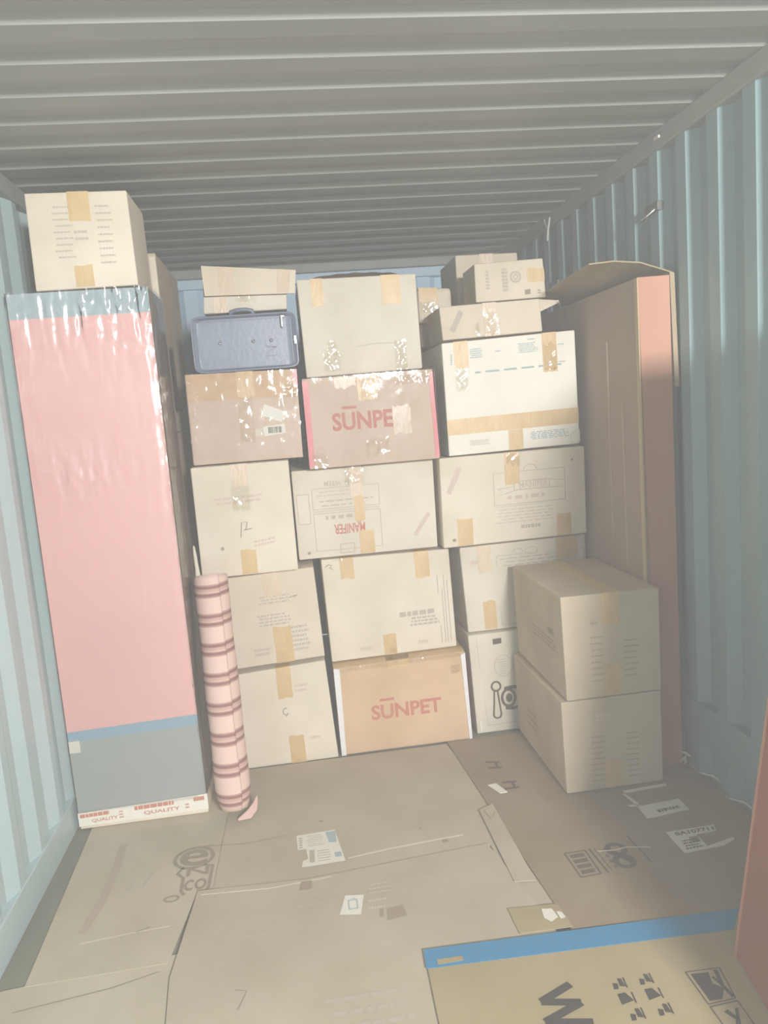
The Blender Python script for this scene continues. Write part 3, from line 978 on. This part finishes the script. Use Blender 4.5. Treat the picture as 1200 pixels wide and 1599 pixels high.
# stretch film: wrinkled along the top and the right edge
vs, fs = [], []
nu, nv = 70, 150
for j in range(nv + 1):
    z = .07 + (PZ + .004 - .07) * j / nv
    for i in range(-3, nu + 20):
        u = min(1, max(0, i / nu))
        e = 0 if 0 <= i <= nu else (i if i < 0 else i - nu)
        x = PX0 + (PX1 - PX0) * u
        amp = .0006 + .016 * max(0, (z - 1.66) / .34) ** 1.2 * (0.35 + .65 * u) + .004 * max(0, (u - .93) / .07) + .004 * max(0, (.14 - u) / .14) * math.exp(-((z - 1.75) / .2) ** 2)
        amp += .0065 * math.exp(-((z - 1.36) / .09) ** 2) * math.exp(-((u - .3) / .28) ** 2)
        a = noise.noise(Vector((x * 38, z * 7, 1.3))) + .7 * noise.noise(Vector((x * 85, z * 22, 4.7))) + .5 * noise.noise(Vector((x * 30 + z * 60, z * 50, 9)))
        p = Vector((x, PY0 - .009 - amp * (1 + a) + max(0, x - (PX1 - .03)) * (.27 + .10 * noise.noise(Vector((3, z * 14, 1)))), z))
        if e < 0:
            p = Vector((PX0 - .006, PY0 + .03 * -e, z))
        if 0 < e <= 6:
            th_ = math.pi / 2 * e / 7
            rr_ = .009 + .0035 * noise.noise(Vector((1.7, z * 26, 3))) + .002 * noise.noise(Vector((e * .6, z * 70, 8)))
            p = Vector((PX1 - .006 + rr_ * math.sin(th_), PY0 + .001 - rr_ * math.cos(th_), z))
        if e > 6:
            e -= 6
            a2 = noise.noise(Vector((e * .9, z * 9, 2))) + noise.noise(Vector((e * 2.3, z * 21, 5)))
            p = Vector((PX1 + .004 + .003 * abs(a2), PY0 + (PY1 - PY0) * e / 13, z))
        vs.append(p)
w_ = nu + 23
for j in range(nv):
    for i in range(w_ - 1):
        fs.append((j * w_ + i, j * w_ + i + 1, (j + 1) * w_ + i + 1, (j + 1) * w_ + i))
mesh_obj('stretch_film', vs, fs, M['film'], t, True)

# ------------------------------------------------------------------ rolled striped rug
axis0, axis1 = Vector((-.338, 2.795, .032)), Vector((-.366, 3.05, .895))
L = (axis1 - axis0).length
rug = empty('rolled_rug', axis0)
tag(rug, 'rolled pink rug with brown stripes leaning beside the wrapped pack', 'rug')
mt, nt, b = base_mat('striped_rug')
tc = nt.nodes.new('ShaderNodeTexCoord')
sp = nt.nodes.new('ShaderNodeSeparateXYZ')
nt.links.new(tc.outputs['Object'], sp.inputs[0])
d_ = nt.nodes.new('ShaderNodeMath')
d_.operation = 'DIVIDE'
d_.inputs[1].default_value = .1135
k_ = nt.nodes.new('ShaderNodeMath')
k_.operation = 'MULTIPLY_ADD'
k_.inputs[1].default_value = -.28
nt.links.new(sp.outputs[1], k_.inputs[0])
nt.links.new(sp.outputs[2], k_.inputs[2])
nt.links.new(k_.outputs[0], d_.inputs[0])
fr_ = nt.nodes.new('ShaderNodeMath')
fr_.operation = 'FRACT'
nt.links.new(d_.outputs[0], fr_.inputs[0])
rp = nt.nodes.new('ShaderNodeValToRGB')
rp.color_ramp.interpolation = 'CONSTANT'
cols = [(0, (222, 190, 176)), (.28, (182, 142, 132)), (.33, (146, 102, 96)), (.43, (206, 170, 156)), (.51, (196, 158, 146)), (.59, (146, 102, 96)), (.69, (182, 142, 132)), (.74, (222, 190, 176))]
els = rp.color_ramp.elements
els[0].position, els[0].color = 0, srgb(*cols[0][1])
els[1].position, els[1].color = cols[1][0], srgb(*cols[1][1])
for p_, c_ in cols[2:]:
    e_ = els.new(p_)
    e_.color = srgb(*c_)
nt.links.new(fr_.outputs[0], rp.inputs[0])
nt.links.new(rp.outputs[0], b.inputs['Base Color'])
b.inputs['Roughness'].default_value = .85
M['rug'] = mt
az_ = (axis1 - axis0).normalized()
ax_ = (Vector((1, 0, 0)) - az_ * az_.x).normalized()
ay_ = az_.cross(ax_)
rz = Matrix((ax_, ay_, az_)).transposed()
turns, ns, nl = 2.6, 150, 40
ribbon = []
th0 = math.radians(-62)
for k in range(ns + 1):
    a = th0 - 2 * math.pi * turns * (1 - k / ns)
    r_ = .026 + (.069 - .026) * k / ns
    ribbon.append((a, r_))
me_v, me_f = [], []
for j in range(nl + 1):
    z = L * j / nl
    sq = 1 - .28 * max(0, 1 - z / .10) ** 2 + .02 * math.sin(z * 17)
    for side in (0, 1):
        for a, r_ in ribbon:
            rr = (r_ + (.0065 if side else 0)) * sq
            shear = .012 * (r_ - .05) / .01 * 0
            me_v.append((rr * math.cos(a), rr * math.sin(a), z + shear))
R1 = ns + 1
for j in range(nl):
    for k in range(ns):
        a0 = j * 2 * R1 + k
        b0 = (j + 1) * 2 * R1 + k
        me_f.append((a0, b0, b0 + 1, a0 + 1))
        me_f.append((a0 + R1, a0 + R1 + 1, b0 + R1 + 1, b0 + R1))
    for k in (0, ns):
        a0 = j * 2 * R1 + k
        b0 = (j + 1) * 2 * R1 + k
        me_f.append((a0, a0 + R1, b0 + R1, b0))
for k in range(ns):
    me_f.append((k, k + 1, R1 + k + 1, R1 + k))
    q = nl * 2 * R1 + k
    me_f.append((q, R1 + q, R1 + q + 1, q + 1))
me = bpy.data.meshes.new('rug_cloth')
me.from_pydata(me_v, [], me_f)
me.validate()
me.materials.append(mt)
bm = bmesh.new()
bm.from_mesh(me)
bmesh.ops.recalc_face_normals(bm, faces=bm.faces)
bm.to_mesh(me)
bm.free()
for p in me.polygons:
    p.use_smooth = True
ob = bpy.data.objects.new('rug_cloth', me)
COL.objects.link(ob)
ob.parent = rug
ob.rotation_euler = rz.to_euler()
# loose corner at the foot and the plastic tie at the top
vs = [Vector((-.33, 2.735, .020)), Vector((-.285, 2.745, .018)), Vector((-.262, 2.78, .03)), Vector((-.258, 2.81, .065)), Vector((-.270, 2.79, .05)), Vector((-.295, 2.76, .035))]
mb = MB().add(vs + [v + Vector((.004, -.006, -.004)) for v in vs], [(0, 1, 2, 3, 4, 5), (11, 10, 9, 8, 7, 6)] + [(i, (i + 1) % 6, 6 + (i + 1) % 6, 6 + i) for i in range(6)])
mb.build('loose_corner', plain('pink_backing', srgb(222, 186, 174), .8), rug)
top = axis1
MB().tube([top + Vector((-.06, -.02, -.04)), top + Vector((-.045, -.045, .0)), top + Vector((-.05, -.02, .04)), top + Vector((-.055, .0, .09)), top + Vector((-.06, .03, .12))], [.010, .012, .008, .007, .004], 8).build('plastic_tie', M['card3'], rug, True)

# ------------------------------------------------------------------ tall cabinet by the right wall
t = empty('tall_cabinet', (1.365, 3.2, 0.006))
tag(t, 'tall narrow cabinet with reddish wood front and brown papered side, by the right wall', 'cabinet')
MB().box(1.302, 1.428, 2.716, 3.74, .014, 1.903).build('body', M['kraft_side'], t, bevel=.003)
MB().hexa([(1.304, 2.71, 1.903), (1.427, 2.71, 1.905), (1.428, 2.71, .014), (1.330, 2.71, .014), (1.304, 2.716, 1.903), (1.427, 2.716, 1.905), (1.428, 2.716, .014), (1.330, 2.716, .014)]).build('front_panel', M['rosewood'], t)
MB().box(1.299, 1.3035, 2.705, 2.73, .40, 1.90).build('edge_strip', M['kraft_edge'], t)
mb = MB()
mb.box(1.2995, 1.302, 2.86, 2.872, .8, 1.45)
mb.box(1.2995, 1.302, 2.99, 3.0, .9, 1.7)
mb.build('scuff_strip', plain('pale_scuff', srgb(184, 164, 142), .8), t)

# cardboard sheet folded over the cabinet
t = empty('cardboard_flap', (1.36, 3.1, 1.905))
tag(t, 'bent cardboard sheet draped over the tall cabinet top and hanging down by the wall', 'cardboard sheet')
th = .005
P = [[(1.135, 2.74, 1.962), (1.150, 3.1, 1.955), (1.20, 3.50, 1.953)],
     [(1.225, 2.73, 1.966), (1.25, 3.1, 1.952), (1.27, 3.55, 1.940)],
     [(1.325, 2.725, 1.955), (1.33, 3.1, 1.936), (1.34, 3.60, 1.925)],
     [(1.436, 2.72, 1.916), (1.436, 3.1, 1.914), (1.436, 3.60, 1.912)]]
vs, fs = [], []
for s_ in (0, 1):
    for row in P:
        for q in row:
            vs.append((q[0], q[1], q[2] + s_ * th))
kk = 12
for i in range(3):
    for j in range(2):
        a = i * 3 + j
        fs += [(a, a + 1, a + 4, a + 3), (kk + a, kk + a + 3, kk + a + 4, kk + a + 1)]
for j in range(2):
    fs += [(j, kk + j, kk + j + 1, j + 1), (9 + j, 10 + j, kk + 10 + j, kk + 9 + j)]
for i in range(3):
    a = i * 3
    fs += [(a, a + 3, kk + a + 3, kk + a), (a + 2, kk + a + 2, kk + a + 5, a + 5)]
mesh_obj('top_sheet', vs, fs, M['sheet_d'], t)
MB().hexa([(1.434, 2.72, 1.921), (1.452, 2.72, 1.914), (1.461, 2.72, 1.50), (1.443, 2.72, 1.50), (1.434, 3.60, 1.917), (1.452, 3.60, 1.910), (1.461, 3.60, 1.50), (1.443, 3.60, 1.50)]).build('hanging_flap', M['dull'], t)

# ------------------------------------------------------------------ leaning red-brown board in front, filled out behind to block light
t = empty('red_board_blocker', (1.2, 1.2, .016))
tag(t, 'red-brown leaning board filled out to the right wall to block light, nearest to the viewer', 'wooden unit')


def lean(z, y, d):
    return (1.022 - (1.69 - y) * .165 + (z - .016) * .148 + d, y, z)


zt = 1.72
MB().hexa([lean(zt, .8, 0), lean(zt, 1.69, 0), lean(.021, 1.69, 0), lean(.021, .8, 0), (1.444, .8, zt), (1.444, 1.69, zt), (1.444, 1.69, .021), (1.444, .8, .021)]).build('filled_board', M['redboard'], t, bevel=.003)  # solid back to the wall so no light passes under the board
MB().hexa([lean(zt, 1.684, -.004), lean(zt, 1.693, -.004), lean(.021, 1.693, -.004), lean(.021, 1.684, -.004), lean(zt, 1.684, .02), lean(zt, 1.693, .02), lean(.021, 1.693, .02), lean(.021, 1.684, .02)]).build('edge_trim', M['rededge'], t)

# ------------------------------------------------------------------ cardboard sheets on the floor
SH = 'flattened cardboard sheets on the floor'


def sheet(label, poly, z, mat, th=.004, name='cardboard_sheet', warp=0.0):
    vs = [(x, y, z) for x, y in poly] + [(x, y, z + th) for x, y in poly]
    k = len(poly)
    fs = [tuple(range(k))[::-1], tuple(range(k, 2 * k))] + [(i, (i + 1) % k, k + (i + 1) % k, k + i) for i in range(k)]
    cx_, cy_ = sum(p[0] for p in poly) / k, sum(p[1] for p in poly) / k
    t = empty(name, (cx_, cy_, z))
    tag(t, label, 'cardboard sheet', SH)
    mesh_obj('board', vs, fs, mat, t)
    return t


def zf(x0, y0, x1, y1, z):
    return Face((x0, y1, z), (x1, y1, z), (x1, y0, z), (x0, y0, z))


def crease(t, pts, z, mat, w=.006):
    mb = MB()
    f_ = zf(0, 0, 1, 1, z)
    stroke(mb, f_, pts, w, .0006)
    return mb.build('crease', M[mat], t)


sh = sheet('pale cardboard sheet on the floor at the left front, nearest corner', [(-.93, .2), (.3, .2), (.3, 2.06), (-.47, 2.06), (-.93, 2.02)], -.003, M['sheet_b'])
crease(sh, [(-.87, 1.93), (-.62, 1.965), (-.50, 2.0)], .001, 'olive', .004)
sh = sheet('cardboard sheet on the floor with an outlined bubble-letter logo, in front of the pink pack', [(-.90, 3.16), (-.35, 3.16), (-.33, 2.86), (-.35, 2.33), (-.44, 2.31), (-.48, 2.028), (-.868, 2.022)], -.001, M['sheet_b'], .003)
FLO = zf(-.9, 2.0, -.35, 3.1, .002)
pu = lambda x, y: ((x + .9) / .55, (y - 2.0) / 1.1)


def bubble(m):
    def bl(pts, w=.010, closed=True):
        stroke(m, FLO, [pu(*p) for p in pts], w, .0008, closed)
    c = lambda x, y, rx, ry, a0=0, a1=360, n=18: ring(x, y, rx, ry, n, a0, a1)
    bl(c(-.470, 2.545, .066, .062, 28), .014)
    bl([(-.500, 2.49), (-.515, 2.46), (-.492, 2.43), (-.490, 2.36), (-.478, 2.335)], .012, False)
    bl([(-.430, 2.492), (-.400, 2.485), (-.402, 2.36), (-.412, 2.335), (-.390, 2.335)], .012, False)
    bl(c(-.515, 2.325, .022, .014), .008)


def letters(m):
    E_ = lambda x0, y0, x1, y1: (*pu(x0, y0), *pu(x1, y1))
    text(m, FLO, 'e', *E_(-.520, 2.495, -.420, 2.595), 0, .012, .0009)
    text(m, FLO, 'N', *E_(-.485, 2.435, -.410, 2.485), 0, .012, .0009)
    text(m, FLO, 'co', *E_(-.484, 2.355, -.410, 2.415), 0, .012, .0009)


ink(sh, letters, 'olive', 'printed_letter')
ink(sh, bubble, 'olive', 'printed_logo')
ink(sh, lambda m: (stroke(m, FLO, [pu(*p) for p in [(-.742, 2.70), (-.735, 2.55), (-.74, 2.38), (-.765, 2.22)]], .030, .0007)), 'olive_soft', 'dark_streak')
ink(sh, lambda m: (stroke(m, FLO, [pu(*p) for p in [(-.665, 2.40), (-.655, 2.47), (-.625, 2.41), (-.60, 2.50)]], .014, .0007)), 'greyink', 'faded_print')
crease(sh, [(-.76, 2.17), (-.60, 2.185), (-.50, 2.19)], .002, 'card', .006)
crease(sh, [(-.60, 2.185), (-.56, 2.20)], .0025, 'olive', .004)

sh = sheet('wide cardboard sheet on the floor before the bottom cartons, carrying a big white shipping label', [(-.385, 2.325), (-.37, 2.88), (-.35, 3.165), (.56, 3.165), (.575, 3.05), (.605, 2.55), (.64, 2.12), (.66, 1.93), (.56, 1.93), (.545, 2.36), (-.08, 2.305)], .0025, M['sheet_a'])
FA = zf(-.113, 2.383, .051, 2.589, .0066)
poly = [(0, .97), (.85, 1.0), (1.0, .02), (.10, 0), (.13, .18), (.24, .22), (.20, .52), (.03, .52)]
lab = MB()
lab.add([FA(u, v, .0015) for u, v in poly], [tuple(range(len(poly)))])
lab = lab.build('shipping_label', M['white'], sh)
ink(lab, lambda m: (flat(m, FA, [(.70, .62), (.86, .60), (.86, .96), (.64, .95)], .0022), flat(m, FA, [(.80, .16), (.94, .16), (.93, .30), (.79, .30)], .0022)), 'bluegrey', 'grey_block')
ink(lab, lambda m: (words(m, FA, .22, .56, .62, .92, 6, seed=121, h=.0022, thick=.3), words(m, FA, .42, .08, .75, .44, 5, seed=122, h=.0022, thick=.3),
                    [flat(m, FA, [(.06, .56 + k * .07), (.13, .56 + k * .07), (.13, .60 + k * .07), (.06, .60 + k * .07)], .0022) for k in range(5)],
                    barcode(m, FA, .27, .10, .38, .46, 9, .0022)), 'greyink', 'printed_text')
ink(sh, lambda m: [flat(m, zf(0, 0, 1, 1, .0066), ring(x, y, r_, r_, 9), .0006) for x, y, r_ in ((.40, 2.42, .012), (.33, 2.52, .006), (-.02, 2.66, .008))], 'dirt', 'dirt_spot')
crease(sh, [(.06, 2.40), (.20, 2.42), (.38, 2.435), (.47, 2.44)], .0066, 'card', .008)
crease(sh, [(-.44, 2.60), (-.28, 2.58), (-.14, 2.60)], .0066, 'olive', .004)

sh = sheet('cardboard sheet on the floor in the front middle with a small white square label', [(-.432, 2.335), (-.08, 2.312), (.535, 2.364), (.612, 1.94), (.60, 1.2), (.215, .2), (-.30, .2), (-.464, 1.952)], .007, M['sheet_a'])
FB = zf(.013, 2.095, .094, 2.196, .011)
lab = MB().add([FB(u, v, .0012) for u, v in ((.28, 1), (1, .9), (.78, .0), (0, .12))], [(0, 3, 2, 1)]).build('square_label', M['white'], sh)
ink(lab, lambda m: (frame(m, FB, .38, .30, .70, .72, .004, .002), words(m, FB, .5, .74, .66, .82, 1, seed=2, h=.002)), 'bluegrey', 'printed_text')
G1 = zf(0, 0, 1, 1, .011)
ink(sh, lambda m: flat(m, G1, [(-.100, 2.30), (-.065, 2.30), (-.066, 2.255), (-.107, 2.256)], .0007), 'dirt', 'dark_square')
ink(sh, lambda m: (stroke(m, G1, [(.135, 2.07), (.14, 2.105)], .012, .0007), flat(m, G1, [(.15, 2.05), (.21, 2.06), (.205, 2.11), (.155, 2.105)], .0007)), 'dirt', 'worn_patch')
ink(sh, lambda m: (words(m, G1, .11, 2.18, .19, 2.24, 3, seed=131, thick=.3), words(m, G1, .10, 2.10, .17, 2.17, 2, seed=132, thick=.3)), 'paleredink')
ink(sh, lambda m: (words(m, G1, -.06, 1.66, .20, 1.80, 3, seed=133, thick=.35), words(m, G1, -.30, 2.05, .0, 2.25, 4, seed=134, thick=.15)), 'greyink')
crease(sh, [(-.27, 1.80), (-.25, 1.86), (-.28, 1.87)], .011, 'olive', .004)
crease(sh, [(-.42, 2.31), (-.2, 2.29), (.0, 2.305)], .011, 'card', .006)

sh = sheet('brown cardboard sheet darkened for shade, on the floor with torn white labels and round emblem', [(.566, 3.17), (1.45, 3.17), (1.45, 1.878), (1.14, 1.86), (.655, 1.895), (.610, 2.50)], .0075, M['sheet_c'], .005)
G2 = zf(0, 0, 1, 1, .0125)


def quadpts(q, u, v):
    a = Vector(q[3]).lerp(Vector(q[2]), u)
    b_ = Vector(q[0]).lerp(Vector(q[1]), u)
    return a.lerp(b_, v)


class QF(Face):
    def __init__(s, tl, tr, br, bl, z):
        Face.__init__(s, (*tl, z), (*tr, z), (*br, z), (*bl, z))


Q = QF((1.097, 2.566), (1.289, 2.578), (1.280, 2.385), (1.112, 2.365), .0125)
lab = MB()
for poly in ([(0, 1), (.06, 1), (.14, .48), (.06, .45)], [(0, 1), (1, 1), (.98, .90), (.02, .90)], [(.06, .50), (.16, .42), (.98, .40), (1, 0), (0, 0)], [(-.12, .52), (.08, .50), (.10, .40), (-.08, .44)]):
    lab.add([Q(u, v, .0012) for u, v in poly], [tuple(range(len(poly)))])
lab = lab.build('torn_label', M['white'], sh)
ink(lab, lambda m: words(m, Q, .30, .10, .85, .20, 1, seed=141, h=.002, thick=.9), 'darkink', 'printed_text')
Q2 = QF((1.131, 2.273), (1.306, 2.276), (1.272, 2.156), (1.131, 2.147), .0125)
lab = MB()
for poly in ([(0, 1), (1, 1), (.99, .70), (.55, .68), (.62, .12), (1.30, .30), (1.32, .18), (.98, .0), (0, 0)],):
    lab.add([Q2(u, v, .0012) for u, v in poly], [tuple(range(len(poly)))])
lab = lab.build('torn_label', M['white'], sh)
ink(lab, lambda m: (text(m, Q2, '8A107711', .14, .76, .96, .93, 0, .03, .002), words(m, Q2, .1, .10, .6, .55, 4, seed=143, h=.002, thick=.6)), 'darkink', 'printed_text')
ink(lab, lambda m: flat(m, Q2, [(.35, .35), (.55, .35), (.55, .62), (.35, .62)], .0019), 'olive', 'grey_block')


def emblem(m):
    q = QF((.763, 2.240), (.838, 2.241), (.838, 2.112), (.768, 2.108), .0125)
    frame(m, q, .0, .0, .95, 1.0, .006)
    for k in range(4):
        flat(m, q, [(.15, .1 + .22 * k), (.8, .1 + .22 * k), (.8, .25 + .22 * k), (.15, .25 + .22 * k)], .0007)
    stroke(m, G2, [(.850, 2.245), (.858, 2.11)], .007, .0008)
    stroke(m, G2, [(.866, 2.245), (.874, 2.12)], .003, .0008)
    stroke(m, G2, [(1.00, 2.29), (1.01, 2.13)], .005, .0008)
    for cy in (2.222, 2.155):
        stroke(m, G2, ring(.932, cy, .028, .030, 18), .018, .0008, True)
    stroke(m, G2, [(.905, 2.235), (.93, 2.19), (.955, 2.14)], .016, .0008)
    words(m, G2, .885, 2.12, .90, 2.24, 4, seed=145, thick=.5)


ink(sh, emblem, 'darkink', 'printed_emblem')
crease(sh, [(.87, 2.225), (.93, 2.218), (.97, 2.225), (1.045, 2.205)], .0130, 'card', .005)
for q in ([(.678, 2.946), (.736, 2.929), (.731, 2.860), (.679, 2.869)], [(.697, 2.760), (.755, 2.754), (.750, 2.687), (.694, 2.688)]):
    qq = QF(*q, .0125)
    ink(sh, lambda m: (flat(m, qq, [(0, .75), (1, .75), (1, .95), (0, .95)]), flat(m, qq, [(0, .05), (1, .05), (1, .25), (0, .25)]), flat(m, qq, [(.6, .25), (.8, .25), (.8, .75), (.6, .75)])), 'darkink', 'printed_mark')
sh = sheet('narrow cardboard strip on the floor along the edge of the shade-darkened brown sheet', [(.560, 2.572), (.619, 2.602), (.628, 2.125), (.562, 2.134)], .0135, M['sheet_a'], .002)
crease(sh, [(.575, 2.56), (.585, 2.50), (.61, 2.54)], .0155, 'olive', .006)

sh = sheet('tan cardboard sheet on the floor edged with bright blue tape, big black W on it', [(.233, 1.893), (1.135, 1.857), (1.20, 1.70), (1.20, 1.3), (1.20, .2), (.18, .2)], .0135, M['sheet_d'], .005)
QT = QF((.231, 1.897), (1.138, 1.860), (1.075, 1.785), (.227, 1.825), .0185)
patch(MB(), QT, 0, 0, 1, 1, .0012, .05).build('blue_tape', M['bluetape'], sh)
G3 = zf(0, 0, 1, 1, .0186)
mb = MB()
patch(mb, zf(.26, 1.832, .33, 1.850, .0198), 0, 0, 1, 1, .001, .02, 0, .004)
mb.build('tan_patch', M['sheet_d'], sh)
WP = [(.575, 1.692), (.484, 1.652), (.580, 1.630), (.474, 1.590), (.585, 1.566)]
ink(sh, lambda m: [stroke(m, G3, [a_, b_], .022, .0008 + .0001 * k_i) for k_i, (a_, b_) in enumerate(zip(WP, WP[1:]))], 'black', 'printed_letter')


def picts(m):
    q = QF((.872, 1.668), (.962, 1.664), (.945, 1.564), (.872, 1.560), .0186)
    frame(m, q, 0, 0, 1, 1, .003)
    flat(m, q, [(.12, .08), (.55, .05), (.80, .35), (.55, .55), (.62, .9), (.10, .92)])
    stroke(m, q, [(.95, .05), (.80, .45), (.86, .95)], .010)
    stroke(m, q, [(.80, .45), (.66, .75)], .006)
    m.cut()
    q = QF((.872, 1.552), (.945, 1.556), (.94, 1.46), (.872, 1.45), .0186)
    frame(m, q, 0, 0, 1, 1, .003)
    stroke(m, q, [(.3, .1), (.6, .5), (.4, .8)], .012)
    stroke(m, q, [(.6, .5), (.8, .8)], .008)
    for x0, c_ in ((.672, 0), (.742, 1)):
        for r_ in range(3):
            m.cut()
            y1 = 1.690 - r_ * .050
            q = QF((x0, y1), (x0 + .040, y1 - .001), (x0 + .038, y1 - .044), (x0 - .002, y1 - .043), .0186)
            if r_ == 1:
                flat(m, q, [(.05, .1), (.9, .3), (.6, .95), (.1, .9)])
            else:
                flat(m, q, [(.1, .1), (.4, .1), (.5, .5), (.2, .6)])
                flat(m, q, [(.55, .3), (.9, .2), (.85, .85), (.6, .9)])
            stroke(m, q, [(.95, .1), (1.0, .9)], .004)


ink(sh, picts, 'black', 'printed_pictograms')
sh = sheet('small tan cardboard scrap with torn paper on it, lying against the blue tape', [(.505, 2.016), (.655, 2.002), (.662, 1.900), (.508, 1.905)], .0135, M['sheet_d'], .002)
mb = MB()
mb.add([(.60, 1.99, .0165), (.63, 1.985, .0165), (.635, 1.945, .0165), (.61, 1.93, .0165), (.595, 1.95, .0165)], [(0, 4, 3, 2, 1)])
mb.add([(.638, 1.97, .0165), (.652, 1.965, .0165), (.656, 1.94, .0165), (.64, 1.935, .0165)], [(0, 3, 2, 1)])
mb.build('torn_paper', M['white'], sh)
for k, (x, y) in enumerate(((.640, 2.70), (.664, 2.712), (.684, 2.69))):
    pass
tag(MB().hexa([(.637, 2.742, .016), (.672, 2.745, .017), (.697, 2.670, .016), (.668, 2.668, .0155), (.637, 2.742, .014), (.672, 2.745, .014), (.697, 2.670, .0135), (.668, 2.668, .0135)]).build('paper_scrap', M['white'], None),
    'crumpled white paper scrap lying on the shade-darkened brown sheet near the middle', 'scrap')
tag(MB().tube([(1.435, 2.70, .016), (1.438, 2.705, .04), (1.425, 2.715, .02)], .006, 6).build('plastic_scrap', M['white'], None, True),
    'small white plastic scrap on the floor at the foot of the tall cabinet', 'scrap')

# ------------------------------------------------------------------ scatter volume added to stand in for lens veil
hz = MB().box(XL - .25, XR + .25, -1.3, YB + .25, -.15, ZR + .2).build('veil_haze', M['white'])
hm = bpy.data.materials.new('lens_veil')
hm.use_nodes = True
nt = hm.node_tree
nt.nodes.clear()
out = nt.nodes.new('ShaderNodeOutputMaterial')
vsn = nt.nodes.new('ShaderNodeVolumeScatter')
vsn.inputs['Color'].default_value = (1.0, .99, .95, 1)
vsn.inputs['Density'].default_value = 0.078
vsn.inputs['Anisotropy'].default_value = 0.0
nt.links.new(vsn.outputs[0], out.inputs['Volume'])
hz.data.materials.clear()
hz.data.materials.append(hm)
tag(hz, 'thin pale scatter volume added inside the container to imitate lens veil', 'haze', None, 'stuff')
